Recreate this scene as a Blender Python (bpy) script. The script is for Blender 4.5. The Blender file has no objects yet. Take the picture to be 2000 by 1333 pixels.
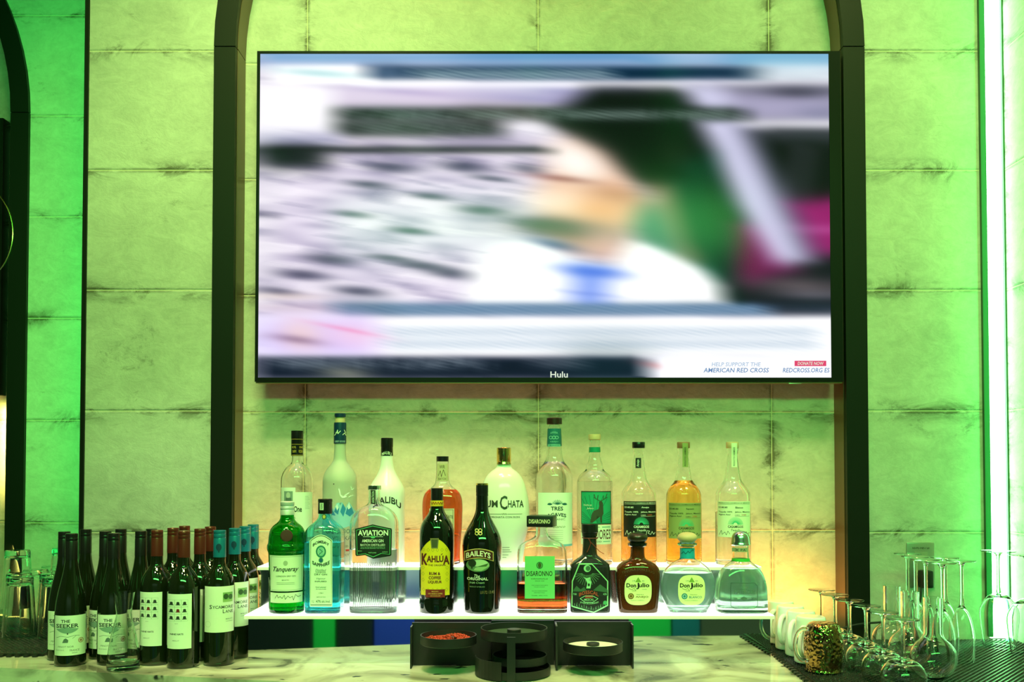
import bpy, bmesh, math, random
import numpy as np
from mathutils import Vector, Matrix
random.seed(7)
C = bpy.context.scene.collection
PI = math.pi
F = 1800.0; PX = 1000.0; PY = 873.0; PITCH = math.radians(1.5)
cp, sp = math.cos(PITCH), math.sin(PITCH)
EYE = 1.35

# ---------------------------------------------------------------- camera, world, exposure
cam = bpy.data.cameras.new('camera'); camo = bpy.data.objects.new('camera', cam); C.objects.link(camo)
cam.lens = F/2000*36; cam.sensor_width = 36; cam.sensor_fit = 'HORIZONTAL'
cam.shift_y = (PY-666.5)/2000.0; cam.clip_start = .05
camo.location = (0, 0, EYE); camo.rotation_euler = (PI/2+PITCH, 0, 0)
sc = bpy.context.scene; sc.camera = camo
sc.view_settings.view_transform = 'Standard'; sc.view_settings.look = 'None'
sc.view_settings.exposure = 0.0; sc.view_settings.gamma = 1.0
try: sc.view_settings.use_curve_mapping = False
except Exception: pass
sc.cycles.use_denoising = True
sc.cycles.max_bounces = 14; sc.cycles.transmission_bounces = 12; sc.cycles.glossy_bounces = 5; sc.cycles.diffuse_bounces = 3
sc.cycles.sample_clamp_indirect = 6.0; sc.cycles.blur_glossy = 0.3
w = bpy.data.worlds.new('world'); sc.world = w; w.use_nodes = True
w.node_tree.nodes['Background'].inputs[0].default_value = (.30, .62, .22, 1)
w.node_tree.nodes['Background'].inputs[1].default_value = 0.10

def lin(c):
    return tuple(((v/255.0)/12.92 if v/255.0 <= .04045 else ((v/255.0+.055)/1.055)**2.4) for v in c)

def area(name, loc, target, sx, sy, color, power, spread=180):
    l = bpy.data.lights.new(name, 'AREA'); l.shape = 'RECTANGLE'; l.size = sx; l.size_y = sy
    l.color = color; l.energy = power; l.spread = math.radians(spread)
    o = bpy.data.objects.new(name, l); C.objects.link(o); o.location = loc
    d = Vector(target)-Vector(loc); o.rotation_euler = d.to_track_quat('-Z', 'Y').to_euler()
    return o
# the room's ceiling wash above and in front of the back bar
for x_, a_, p_ in ((-.50, -.62, 8.5), (.90, .86, 5.6)):
    area('ceiling_wash_light', (x_, 1.25, EYE+2.05), (a_, 2.35, EYE+.42), .5, .24, (.92, 1.0, .32), p_, 80)
area('front_wash_light', (.15, -.9, EYE+1.5), (.0, 2.2, EYE-.3), 2.5, .30, (.14, 1.0, .17), 76)
# track spots over the bar, aimed down at the bottles and the worktop
for x_ in (-.85, -.15, .55):
    area('track_spot_light', (x_, 1.0, EYE+1.6), (x_*.97, 2.02, EYE-.40), .08, .08, (1.0, .86, .58), 1.15, 36)
# green strip on the hidden return of the pillar, washing the set-back wall on the left
area('green_strip_light', (-1.16, 2.48, EYE+.60), (-1.50, 2.785, EYE+.60), .05, 1.7, (.01, 1.0, .12), 4.6)
# warm strip tucked behind the lit bottle shelves, and the one inside the top of the arch
area('shelf_back_strip_light', (.07, 2.345, EYE-.37), (.07, 2.425, EYE-.22), 1.48, .03, (1.0, .35, .06), 6.2)
area('corner_strip_light', (1.232, 2.300, EYE+.35), (.55, 2.37, EYE+.35), .02, 2.3, (.03, 1.0, .14), 2.2)
area('arch_top_strip_light', (.07, 2.375, EYE+1.62), (.07, 2.42, EYE+.2), .9, .04, (1.0, .30, .08), 5)
area('left_niche_strip_light', (-1.513, 2.800, EYE-.10), (-1.575, 2.858, EYE-.12), .02, .60, (1.0, .80, .18), 3.0)
# unseen lamp added behind the camera to brighten the mirrored panels
area('panel_fill_light', (.0, -1.55, EYE+.7), (.0, -2.25, .4), 3.0, .1, (.7, 1.0, .8), 80)

# ---------------------------------------------------------------- mapping and mesh helpers
def at(px, py, Y):
    """point of the photograph (px,py) at distance Y in front of the camera"""
    u = (px-PX)/F; v = (PY-py)/F
    Z = Y*(v*cp+sp)/(cp-v*sp); cd = Y*cp+Z*sp
    return Vector((u*cd, Y, EYE+Z))

def newobj(name, me, parent=None, loc=None):
    o = bpy.data.objects.new(name, me); C.objects.link(o)
    if parent is not None: o.parent = parent
    if loc is not None: o.location = loc
    return o

def obj(name, bm, mat, parent=None, smooth=True, loc=None, recalc=True):
    if recalc: bmesh.ops.recalc_face_normals(bm, faces=bm.faces)
    me = bpy.data.meshes.new(name); bm.to_mesh(me); bm.free()
    mats = mat if isinstance(mat, (list, tuple)) else [mat]
    for m in mats: me.materials.append(m)
    if smooth:
        me.polygons.foreach_set('use_smooth', [True]*len(me.polygons))
        try: me.set_sharp_from_angle(angle=math.radians(38))
        except Exception: pass
    return newobj(name, me, parent, loc)

def tag(o, label, cat, group=None, kind=None):
    if label: o['label'] = label
    if cat: o['category'] = cat
    if group: o['group'] = group
    if kind: o['kind'] = kind
    return o

def empty(name, loc, rz=0, label=None, cat=None, group=None):
    o = bpy.data.objects.new(name, None); C.objects.link(o); o.location = loc; o.rotation_euler = (0, 0, rz)
    o.empty_display_size = .02
    tag(o, label, cat, group); return o

def kids(o): return [c for c in bpy.data.objects if c.parent == o]
def copy_tree(o, parent=None):
    c = o.copy(); C.objects.link(c)
    if parent is not None: c.parent = parent
    for ch in kids(o): copy_tree(ch, c)
    return c

def box(bm, x0, x1, y0, y1, z0, z1, bev=0):
    r = bmesh.ops.create_cube(bm, size=1)
    vs = r['verts']
    for v in vs:
        v.co = Vector((x0+(v.co.x+.5)*(x1-x0), y0+(v.co.y+.5)*(y1-y0), z0+(v.co.z+.5)*(z1-z0)))
    if bev:
        es = list({e for v in vs for e in v.link_edges})
        bmesh.ops.bevel(bm, geom=es, offset=bev, segments=2, affect='EDGES', profile=.6)
    return bm

def sq(a, n):  # superellipse direction
    c, s = math.cos(a), math.sin(a)
    return (math.copysign(abs(c)**(2.0/n), c), math.copysign(abs(s)**(2.0/n), s))

def chaikin(P, k=2):
    for _ in range(k):
        Q = [P[0]]
        for a, b in zip(P[:-1], P[1:]):
            if a == b: Q.append(a); continue
            Q.append(tuple(.75*x+.25*y for x, y in zip(a, b))); Q.append(tuple(.25*x+.75*y for x, y in zip(a, b)))
        Q.append(P[-1]); P = Q
    return P

def loft(bm, rings, segs=48, close0=True, close1=True, closed_loop=False):
    """rings of (z, rx, ry, n)"""
    R = []
    for (z, rx, ry, n) in rings:
        R.append([bm.verts.new((rx*d[0], ry*d[1], z)) for d in (sq(2*PI*(i+.5)/segs, n) for i in range(segs))])
    pairs = list(zip(R[:-1], R[1:]))
    if closed_loop: pairs.append((R[-1], R[0]))
    for a, b in pairs:
        for i in range(segs):
            j = (i+1) % segs
            bm.faces.new((a[i], a[j], b[j], b[i]))
    if not closed_loop:
        if close0: bm.faces.new(list(reversed(R[0])))
        if close1: bm.faces.new(R[-1])
    return bm

def tube(bm, pts, r, segs=10, closed=False):
    pts = [Vector(p) for p in pts]; n = len(pts); rings = []
    up = Vector((0, 0, 1)); prev = None
    for i, p in enumerate(pts):
        if closed: t = pts[(i+1) % n]-pts[i-1]
        else: t = pts[min(i+1, n-1)]-pts[max(i-1, 0)]
        t.normalize()
        a = up if abs(t.dot(up)) < .95 else Vector((1, 0, 0))
        if prev is not None: a = prev
        s = t.cross(a).normalized(); u = s.cross(t).normalized(); prev = u
        rr = r[i] if isinstance(r, (list, tuple)) else r
        rings.append([bm.verts.new(p+(s*math.cos(2*PI*k/segs)+u*math.sin(2*PI*k/segs))*rr) for k in range(segs)])
    pr = list(zip(rings[:-1], rings[1:]))
    if closed: pr.append((rings[-1], rings[0]))
    for a, b in pr:
        for k in range(segs):
            bm.faces.new((a[k], a[(k+1) % segs], b[(k+1) % segs], b[k]))
    if not closed:
        bm.faces.new(rings[0]); bm.faces.new(list(reversed(rings[-1])))
    return bm

# ---------------------------------------------------------------- materials
def mat(name, color=(.5, .5, .5), rough=.5, metal=0, trans=0, ior=1.45, emit=None, estr=0, coat=0, spec=None, sss=0):
    m = bpy.data.materials.new(name); m.use_nodes = True
    b = m.node_tree.nodes['Principled BSDF']
    b.inputs['Base Color'].default_value = (*color[:3], 1)
    b.inputs['Roughness'].default_value = rough; b.inputs['Metallic'].default_value = metal
    b.inputs['Transmission Weight'].default_value = trans; b.inputs['IOR'].default_value = ior
    b.inputs['Coat Weight'].default_value = coat
    if spec is not None: b.inputs['Specular IOR Level'].default_value = spec
    if emit: b.inputs['Emission Color'].default_value = (*emit, 1); b.inputs['Emission Strength'].default_value = estr
    return m
def bumpnoise(m, scale=40, strength=.2, dist=.002, detail=3, kind='noise'):
    nt = m.node_tree; b = nt.nodes['Principled BSDF']
    tc = nt.nodes.new('ShaderNodeTexCoord')
    t = nt.nodes.new('ShaderNodeTexNoise' if kind == 'noise' else 'ShaderNodeTexVoronoi')
    t.inputs['Scale'].default_value = scale
    if kind != 'noise': t.feature = 'SMOOTH_F1'
    if kind == 'noise': t.inputs['Detail'].default_value = detail
    nt.links.new(tc.outputs['Object'], t.inputs['Vector'])
    bu = nt.nodes.new('ShaderNodeBump'); bu.inputs['Strength'].default_value = strength; bu.inputs['Distance'].default_value = dist
    nt.links.new(t.outputs[0], bu.inputs['Height']); nt.links.new(bu.outputs[0], b.inputs['Normal'])
    return m

M = {}
M['glass'] = mat('clear_glass', (1, 1, 1), .0, trans=1, ior=1.45)
M['thick_glass'] = mat('clear_spirit_glass', (.93, 1, .96), .0, trans=1, ior=1.45)
M['wavy_glass'] = bumpnoise(mat('wavy_glass', (.95, 1, .97), .0, trans=1, ior=1.45), 35, .35, .004, 1)
M['frost'] = mat('frosted_glass', (.92, .97, .88), .5, trans=.68, ior=1.4)
M['green_glass'] = mat('green_glass', (.02, .50, .05), .0, trans=1, ior=1.45)
M['aqua_glass'] = mat('aqua_glass', (.38, .90, .93), .0, trans=1, ior=1.45)
M['water'] = mat('clear_spirit', (.96, 1, .98), .0, trans=.93, ior=1.33)
M['tealwater'] = mat('pale_teal_spirit', (.74, 1, .93), .0, trans=.80, ior=1.33)
M['mintwater'] = mat('pale_mint_spirit', (.78, 1, .88), .0, trans=.84, ior=1.33)
M['amber'] = mat('amber_spirit', (.98, .60, .22), .0, trans=1, ior=1.33)
M['gold_liquid'] = mat('golden_spirit', (1.0, .66, .15), .0, trans=1, ior=1.33)
M['bourbon'] = mat('red_brown_spirit', (.62, .12, .03), .0, trans=1, ior=1.33)
M['amaretto'] = mat('amaretto_liqueur', (.72, .13, .03), .0, trans=1, ior=1.33)
M['anejo'] = mat('dark_brown_glass', (.20, .06, .015), .02, trans=.75, ior=1.45)
M['smoke'] = mat('smoky_black_glass', (.03, .035, .03), .03, trans=.45, ior=1.45)
M['black_glass'] = mat('black_bottle_glass', (.004, .006, .003), .03, coat=.6)
M['wine_glass_dark'] = mat('dark_green_bottle_glass', (.006, .010, .003), .025, ior=1.5, coat=.4)
M['foil_black'] = mat('black_foil', (.010, .010, .010), .25)
M['foil_red'] = mat('maroon_foil', (.13, .025, .015), .28, metal=.4)
M['foil_blue'] = mat('blue_foil', (.01, .18, .27), .3, metal=.3)
M['black'] = mat('black_plastic', (.010, .011, .010), .35)
M['matte_black'] = mat('matte_black_plastic', (.014, .014, .014), .42)
M['frame'] = mat('black_metal_frame', (.006, .008, .005), .45, spec=.25)
M['reveal'] = mat('warm_lit_metal', (.12, .075, .04), .35, metal=.5)  # black frame metal, with the warm niche light put into its colour
M['gold'] = mat('gold_metal', (.85, .6, .2), .18, metal=1)
M['satin'] = mat('satin_silver', (.80, .84, .78), .42, metal=.5)
M['silver'] = mat('silver_metal', (.75, .76, .74), .2, metal=1)
M['steel'] = mat('mirror_steel', (.80, .84, .82), .03, metal=1)
M['steel_soft'] = mat('brushed_steel', (.80, .84, .82), .12, metal=1)
M['white'] = mat('white_coated_glass', (.90, .90, .88), .25, coat=.5)
M['cream'] = mat('cream_liqueur_bottle', (.86, .86, .76), .18, coat=.5)
M['mug'] = mat('white_ceramic', (.82, .86, .82), .12, coat=.5)
M['rubber'] = bumpnoise(mat('black_rubber', (.012, .014, .012), .35), 300, .3, .001)
M['cork'] = mat('pale_wood_stopper', (.55, .42, .22), .5)
M['oak'] = mat('oak_stopper', (.28, .15, .07), .5)
M['paper'] = mat('label_paper', (.78, .82, .74), .55)
M['shelf_light'] = mat('lit_white_acrylic', (.9, .95, .9), .3, emit=(1.0, 1.0, .93), estr=1.9)
M['shelf_lip'] = mat('acrylic_edge', (.72, .80, .52), .3, emit=(.75, .95, .55), estr=.32)
M['led'] = mat('green_led_diffuser', (.6, 1, .7), .3, emit=(.34, 1.0, .38), estr=18)
M['tube'] = mat('green_ceiling_tube', (.1, 1, .2), .3, emit=(.02, 1.0, .10), estr=16)
M['plate'] = mat('steel_wall_plate', (.55, .55, .5), .3, metal=.9)
def ink(rgb, rough=.5, metal=0):
    k = 'ink_%02x%02x%02x' % rgb + ('m' if metal else '')
    if k not in M: M[k] = mat('print_colour', lin(rgb), rough, metal=metal)
    return M[k]

# concrete-look tile: grid of joints in world metres, dark worn stains along them
def tile_material(name, xj=None, yj=None, base=(.50, .50, .44), zj=EYE-.157):
    m = bpy.data.materials.new(name); m.use_nodes = True; nt = m.node_tree; N = nt.nodes; Lk = nt.links
    b = N['Principled BSDF']; b.inputs['Roughness'].default_value = .62
    g = N.new('ShaderNodeNewGeometry'); sep = N.new('ShaderNodeSeparateXYZ'); Lk.new(g.outputs['Position'], sep.inputs[0])
    def mth(op, a, b_=None, c=None):
        n = N.new('ShaderNodeMath'); n.operation = op
        for i, v in enumerate((a, b_, c)):
            if v is None: continue
            if isinstance(v, (int, float)): n.inputs[i].default_value = v
            else: Lk.new(v, n.inputs[i])
        return n.outputs[0]
    def joint(coord, off, period):
        t = mth('ADD', coord, -off+period*40.5)
        t = mth('MODULO', t, period); t = mth('ADD', t, -period/2)
        return mth('ABSOLUTE', t), t
    def noise(scale, detail=4, rough=.6, stretch=None, dist=0):
        t = N.new('ShaderNodeTexNoise'); t.inputs['Scale'].default_value = scale; t.inputs['Detail'].default_value = detail
        t.inputs['Roughness'].default_value = rough; t.inputs['Distortion'].default_value = dist
        if stretch:
            mp = N.new('ShaderNodeMapping'); mp.inputs['Scale'].default_value = stretch
            Lk.new(g.outputs['Position'], mp.inputs[0]); Lk.new(mp.outputs[0], t.inputs['Vector'])
        else: Lk.new(g.outputs['Position'], t.inputs['Vector'])
        return t.outputs[0]
    def rng(v, a, b_, c=0, d=1):
        n = N.new('ShaderNodeMapRange'); n.inputs[1].default_value = a; n.inputs[2].default_value = b_
        n.inputs[3].default_value = c; n.inputs[4].default_value = d; n.interpolation_type = 'SMOOTHSTEP'
        Lk.new(v, n.inputs[0]); return n.outputs[0]
    dz, sz = joint(sep.outputs[2], zj, .31)
    d = dz
    if xj is not None:
        dx, sx_ = joint(sep.outputs[0], xj, .614); d = mth('MINIMUM', dz, dx)
    if yj is not None:
        dy, _ = joint(sep.outputs[1], yj, .614); d = mth('MINIMUM', dz, dy)
    n1 = noise(3.0, 5, .6); n2 = noise(14, 8, .72, (1, 1, 1.6), 1.0); n3 = noise(70, 6, .7); n4 = noise(5.5, 8, .75, (1, 1, 1.8), .8)
    # stains: near joints and in loose patches
    near = mth('SUBTRACT', 1.0, rng(d, .0, .045))
    edge = mth('MULTIPLY', near, rng(n4, .47, .60))
    hair = mth('MULTIPLY', mth('SUBTRACT', 1.0, rng(d, .0025, .010)), rng(n2, .42, .58))
    patch = mth('MULTIPLY', rng(n4, .57, .70), rng(n3, .42, .60))
    speck = mth('MULTIPLY', rng(n3, .64, .72), rng(n2, .5, .6))
    st = mth('ADD', mth('MULTIPLY', edge, .72), mth('MULTIPLY', patch, .55)); st = mth('ADD', st, mth('MULTIPLY', speck, .4))
    st = mth('ADD', st, mth('MULTIPLY', hair, .6)); st = mth('MINIMUM', st, 1.0)
    tone = mth('ADD', mth('MULTIPLY', rng(n1, .3, .7), .22), mth('MULTIPLY', rng(n2, .3, .7), .20))
    tone = mth('ADD', tone, mth('MULTIPLY', rng(n3, .3, .7), .10)); tone = mth('ADD', tone, .72)
    mix1 = N.new('ShaderNodeMix'); mix1.data_type = 'RGBA'; mix1.inputs[6].default_value = (*base, 1)
    mix1.inputs[7].default_value = (.11, .105, .07, 1); Lk.new(st, mix1.inputs[0])
    mul = N.new('ShaderNodeMix'); mul.data_type = 'RGBA'; mul.blend_type = 'MULTIPLY'; mul.inputs[0].default_value = 1
    cmb = N.new('ShaderNodeCombineColor')
    for i in range(3): Lk.new(tone, cmb.inputs[i])
    Lk.new(mix1.outputs[2], mul.inputs[6]); Lk.new(cmb.outputs[0], mul.inputs[7])
    mix2 = N.new('ShaderNodeMix'); mix2.data_type = 'RGBA'; Lk.new(mul.outputs[2], mix2.inputs[6]); mix2.inputs[7].default_value = (.75, .70, .48, 1)
    line = mth('MULTIPLY', mth('SUBTRACT', 1.0, rng(d, .0006, .0016)), .8); Lk.new(line, mix2.inputs[0])
    Lk.new(mix2.outputs[2], b.inputs['Base Color'])
    h = mth('ADD', mth('MULTIPLY', n2, .6), mth('MULTIPLY', n3, .35)); h = mth('SUBTRACT', h, mth('MULTIPLY', mth('SUBTRACT', 1.0, rng(d, .001, .004)), .6))
    bu = N.new('ShaderNodeBump'); bu.inputs['Strength'].default_value = .55; bu.inputs['Distance'].default_value = .004
    Lk.new(h, bu.inputs['Height']); Lk.new(bu.outputs[0], b.inputs['Normal'])
    return m
M['tile_wall'] = tile_material('concrete_tile')
M['tile_niche'] = tile_material('concrete_tile_gridded', xj=.0695)
M['tile_side'] = tile_material('concrete_tile_side', yj=2.35)

def marble():
    m = mat('veined_quartz_worktop', (.6, .6, .5), .09, coat=.3); nt = m.node_tree; N = nt.nodes; L = nt.links
    tc = N.new('ShaderNodeTexCoord'); n = N.new('ShaderNodeTexNoise'); n.inputs['Scale'].default_value = 5; n.inputs['Detail'].default_value = 8
    n.inputs['Distortion'].default_value = 1.2; L.new(tc.outputs['Object'], n.inputs['Vector'])
    r = N.new('ShaderNodeValToRGB'); e = r.color_ramp.elements
    e[0].position = .30; e[0].color = (.16, .15, .10, 1); e[1].position = .52; e[1].color = (.72, .70, .50, 1)
    e2 = r.color_ramp.elements.new(.7); e2.color = (.80, .80, .66, 1)
    L.new(n.outputs[0], r.inputs[0])
    mp = N.new('ShaderNodeMapping'); mp.inputs['Scale'].default_value = (14, 30, 14); L.new(tc.outputs['Object'], mp.inputs[0])
    v = N.new('ShaderNodeTexNoise'); v.inputs['Scale'].default_value = 1; v.inputs['Detail'].default_value = 3; L.new(mp.outputs[0], v.inputs['Vector'])
    mr = N.new('ShaderNodeMapRange'); mr.inputs[1].default_value = .655; mr.inputs[2].default_value = .69; L.new(v.outputs[0], mr.inputs[0])
    mx = N.new('ShaderNodeMix'); mx.data_type = 'RGBA'; L.new(mr.outputs[0], mx.inputs[0]); L.new(r.outputs[0], mx.inputs[6]); mx.inputs[7].default_value = (.03, .03, .03, 1)
    L.new(mx.outputs[2], nt.nodes['Principled BSDF'].inputs['Base Color'])
    return m
M['marble'] = marble()
def hammered():
    m = mat('hammered_copper', (.45, .25, .10), .06, metal=1)
    return bumpnoise(m, 140, .65, .005, kind='voronoi')
M['hammered'] = hammered()

# ---------------------------------------------------------------- the room shell
ZC = EYE-.43            # worktop level
ZTOP = EYE+2.25
YW, YN, YL = 2.35, 2.425, 2.785
XL, XR = -1.098, 1.205
AC, AO, AI = .070, .835, .780      # arch centre, outer and inner radius
ZS = at(1000, 95, YW).z            # arch springing
def struct(name, bm, m, smooth=False):
    o = obj(name, bm, m, smooth=smooth); o['kind'] = 'structure'; return o

def arch_outline(cx, r, zs, zb, n=40):
    p = [(cx-r, zb)]+[(cx-r*math.cos(PI*i/n), zs+r*math.sin(PI*i/n)) for i in range(n+1)]+[(cx+r, zb)]
    return p
def extrude_poly(bm, pts, y0, y1):
    vs = [bm.verts.new((x, y0, z)) for x, z in pts]; f = bm.faces.new(vs)
    r = bmesh.ops.extrude_face_region(bm, geom=[f])
    for v in r['geom']:
        if isinstance(v, bmesh.types.BMVert): v.co.y = y1
    bmesh.ops.triangulate(bm, faces=[f for f in bm.faces if len(f.verts) > 4])

bm = bmesh.new()   # the pillar wall with its arched opening
ar = arch_outline(AC, AO-.012, ZS, .0)
extrude_poly(bm, [(XL, 0)]+ar+[(XR, 0), (XR, ZTOP), (XL, ZTOP)], YW, YN+.02)
struct('wall_back', bm, M['tile_wall'])
bm = bmesh.new(); box(bm, XL+.002, XR+.10, YN, YN+.05, 0, ZTOP); struct('wall_niche', bm, M['tile_niche'])
def arch_band(cx, ro, ri, y0, y1, zb):
    bm = bmesh.new(); g = .0012
    n = 40
    for s in (-1, 1):
        xs = sorted((cx+s*ri, cx+s*ro)); box(bm, xs[0], xs[1], y0, y1, zb, ZS-g)
    R = []
    for i in range(n+1):
        a = PI*i/n; c, s = -math.cos(a), math.sin(a)
        zz = ZS+g if i in (0, n) else ZS
        R.append([bm.verts.new((cx+r*c, y, zz+r*s)) for r, y in ((ro, y0-.001), (ri, y0-.001), (ri, y1), (ro, y1))])
    for a, b in zip(R[:-1], R[1:]):
        for k in range(4): bm.faces.new((a[k], a[(k+1) % 4], b[(k+1) % 4], b[k]))
    bm.faces.new(R[0]); bm.faces.new(R[-1])
    return bm
def arch_trim(name, cx, yw, yn):
    bm = arch_band(cx, AO, AI+.0, yw-.012, yw+.010, ZC-.05)
    bm2 = arch_band(cx, AI+.003, AI-.0015, yw+.006, yn, ZC-.05)
    me = bpy.data.meshes.new('t'); bm2.to_mesh(me); nf = len(bm.faces); bm.from_mesh(me); bm2.free(); bpy.data.meshes.remove(me)
    bm.faces.ensure_lookup_table()
    for f in bm.faces[nf:]: f.material_index = 1
    o = struct(name, bm, [M['frame'], M['reveal']], True)
arch_trim('trim_1', AC, YW, YN)
# left: the wall set back beyond the pillar, with its own arch
ACL = at(60, 215, YL).x-AO
bm = bmesh.new(); ar = arch_outline(ACL, AO-.012, ZS, 0)
extrude_poly(bm, [(-3.3, 0)]+ar+[(XL-.002, 0), (XL-.002, ZTOP), (-3.3, ZTOP)], YL, YL+.09)
struct('wall_left', bm, M['tile_wall'])
bm = bmesh.new(); box(bm, -3.3, XL-.002, YL+.075, YL+.12, 0, ZTOP); struct('wall_left_niche', bm, M['tile_niche'])
bm = bmesh.new(); box(bm, XL, XL+.03, YN+.02, YL+.1, 0, ZTOP); struct('wall_return', bm, M['tile_wall'])
arch_trim('trim_2', ACL, YL, YL+.075)
bm = bmesh.new(); box(bm, XL-.002, XL+.0085, YW-.006, YW+.012, ZC-.05, ZTOP); struct('trim_3', bm, M['frame'])
# right: dark profile, light channel, side wall
XS = 1.2648
bm = bmesh.new(); box(bm, XR-.004, XR+.010, YW-.010, YW+.02, ZC+.01, ZTOP); struct('trim_4', bm, mat('green_lit_profile', (.03, .09, .04), .4))  # black profile, the strip's green glow put into its colour
bm = bmesh.new(); box(bm, XS-.0035, XS, YW-.004, YW+.05, ZC+.01, ZTOP); struct('trim_5', bm, mat('aluminium_profile', (.05, .16, .07), .4))
bm = bmesh.new(); box(bm, XS, XS+.05, 0.6, YN+.05, 0, ZTOP); struct('wall_right', bm, M['tile_side'])
t = empty('strip_light', (XR+.036, YW+.01, ZC+.004), label='tall glowing green-white light strip in the corner by the right wall', cat='strip light')
bm = bmesh.new(); box(bm, -.0250, .0198, -.006, .006, 0, ZTOP-ZC-.05, .001); obj('diffuser', bm, M['led'], t)
bm = bmesh.new(); box(bm, -.0250, .0198, .0065, .03, 0, ZTOP-ZC-.05); obj('channel', bm, M['plate'], t)
bm = bmesh.new(); box(bm, -3.3, 1.32, -2.3, 2.95, -.05, 0); struct('floor', bm, mat('dark_floor', (.05, .045, .04), .3))
bm = bmesh.new(); box(bm, -3.3, 1.32, -2.3, 2.95, ZTOP, ZTOP+.05); struct('ceiling', bm, mat('dark_ceiling', (.03, .03, .03), .8))

bm = bmesh.new(); box(bm, -3.3, 1.32, -2.36, -2.31, 0, ZTOP); struct('wall_front', bm, mat('dark_green_wall', (.03, .05, .03), .5))
bm = bmesh.new(); cols = []   # unseen coloured panels behind the camera, added for the shelf risers to mirror
PM = [mat('reflection_panel', lin(c), .6) for c in ((12, 30, 22), (30, 60, 170), (225, 225, 240), (20, 190, 70), (10, 110, 110), (60, 75, 60))]
for (xa, xb, za, zb_, k) in ((-2.6, -1.37, 0, .75, 0), (-1.37, -1.22, 0, .75, 3), (-1.2, -.96, 0, .75, 0), (-.95, -.60, .0, .56, 1), (-.95, -.60, .565, .75, 2), (-.59, -.42, 0, .75, 4), (-.41, .02, .565, .75, 3), (-.41, .02, 0, .56, 4),
                            (.03, .25, 0, .75, 5), (.26, .55, 0, .56, 4), (.26, .55, .565, .75, 3), (.56, .80, 0, .75, 4), (.81, 1.1, .0, .6, 3), (.81, 1.1, .605, .75, 0), (1.11, 1.3, 0, .75, 4)):
    n0 = len(bm.faces); box(bm, xa, xb-.005, -2.309, -2.25, za+.002, zb_); bm.faces.ensure_lookup_table()
    for f in bm.faces[n0:]: f.material_index = k
struct('mirrored_panels', bm, PM)

# ceiling tubes over the bar (seen only mirrored in the bottles and the screen)
def ctube(pts):
    bm = bmesh.new(); tube(bm, pts, .012, 8); return bm
ZT = EYE+1.95
for i, (pts, lab) in enumerate([
        ([(-1.9, 1.2, ZT), (-1.5, .3, ZT), (-1.5, -2.1, ZT)], 'bent green tube light on the ceiling, furthest left'),
        ([(-.9, 1.3, ZT), (-.9, .2, ZT), (-.55, -.6, ZT), (-.55, -2.1, ZT)], 'bent green tube light on the ceiling, left of centre'),
        ([(.1, 1.0, ZT), (.1, -.2, ZT), (.45, -1.0, ZT), (.45, -2.1, ZT)], 'bent green tube light on the ceiling above the middle'),
        ([(1.05, 1.3, ZT), (.75, .3, ZT), (1.0, -.8, ZT), (1.0, -2.1, ZT)], 'bent green tube light on the ceiling, furthest right')]):
    tag(obj('tube_light', ctube(pts), M['tube']), lab, 'tube light', 'green tube lights on the ceiling')

# ---------------------------------------------------------------- worktop, mats
bm = bmesh.new()
edge = [(-2.3, 2.255), (-1.123, 2.024), (-.375, 1.874), (.30, 1.74), (1.264, 1.70)]
top = [(-2.3, YL+.07), (XL-.005, YL+.07), (XL-.005, YN-.004), (1.262, YN-.004)]
def slab(bm, pts, z0, z1):
    a = [bm.verts.new((x, y, z0)) for x, y in pts]; b = [bm.verts.new((x, y, z1)) for x, y in pts]
    n = len(pts)
    for i in range(n): bm.faces.new((a[i], a[(i+1) % n], b[(i+1) % n], b[i]))
    bm.faces.new(a); bm.faces.new(b)
counter = empty('bar_counter', (0, 0, 0), label='long pale veined stone bar counter running under all the bottles', cat='counter')
CT = [(-2.3, YL-.004), (XL-.006, YL-.004), (XL-.006, YW-.014), (XS-.004, YW-.014)]
slab(bm, [(-2.3, 2.255)]+CT+[(1.2608, 1.70), (.30, 1.74), (-.375, 1.874), (-1.123, 2.024)], ZC-.10, ZC)
bmesh.ops.bevel(bm, geom=[e for e in bm.edges if all(v.co.z > ZC-.001 for v in e.verts)], offset=.003, segments=2, affect='EDGES')
obj('worktop', bm, M['marble'], counter, False)
bm = bmesh.new(); slab(bm, [(-2.25, 2.33)]+[(x, y-.01) for x, y in CT]+[(1.25, 1.8), (.35, 1.83), (-.34, 1.95), (-1.09, 2.10)], 0.001, ZC-.101)
obj('base_cabinet', bm, M['frame'], counter, False)

def bar_mat(name, pts, label, teeth, nub=.0125):
    t = empty(name, (0, 0, ZC), label=label, cat='bar mat')
    bm = bmesh.new(); slab(bm, pts, .0005, .007)
    for (x0, y0, x1, y1, k) in teeth:
        for i in range(k):
            f = (i+.5)/k; x = x0+(x1-x0)*f; y = y0+(y1-y0)*f
            box(bm, x-.005, x+.005, y-.005, y+.005, .0005, .0055)
    obj('base', bm, M['rubber'], t, False)
    bm = bmesh.new(); xs = [p[0] for p in pts]; ys = [p[1] for p in pts]
    y = min(ys)+.01; row = 0
    while y < max(ys)-.006:
        x = min(xs)+.01+(nub/2 if row % 2 else 0)
        while x < max(xs)-.006:
            v = [bm.verts.new((x+dx, y+dy, z)) for dx, dy, z in ((-.003, 0, .007), (0, -.003, .007), (.003, 0, .007), (0, .003, .007), (0, 0, .0105))]
            for k in range(4): bm.faces.new((v[k], v[(k+1) % 4], v[4]))
            x += nub
        y += nub/2*1.1; row += 1
    o = obj('nubs', bm, M['rubber'], t, False); o['kind'] = 'stuff'
    return t
ZM = ZC+.0107
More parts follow.
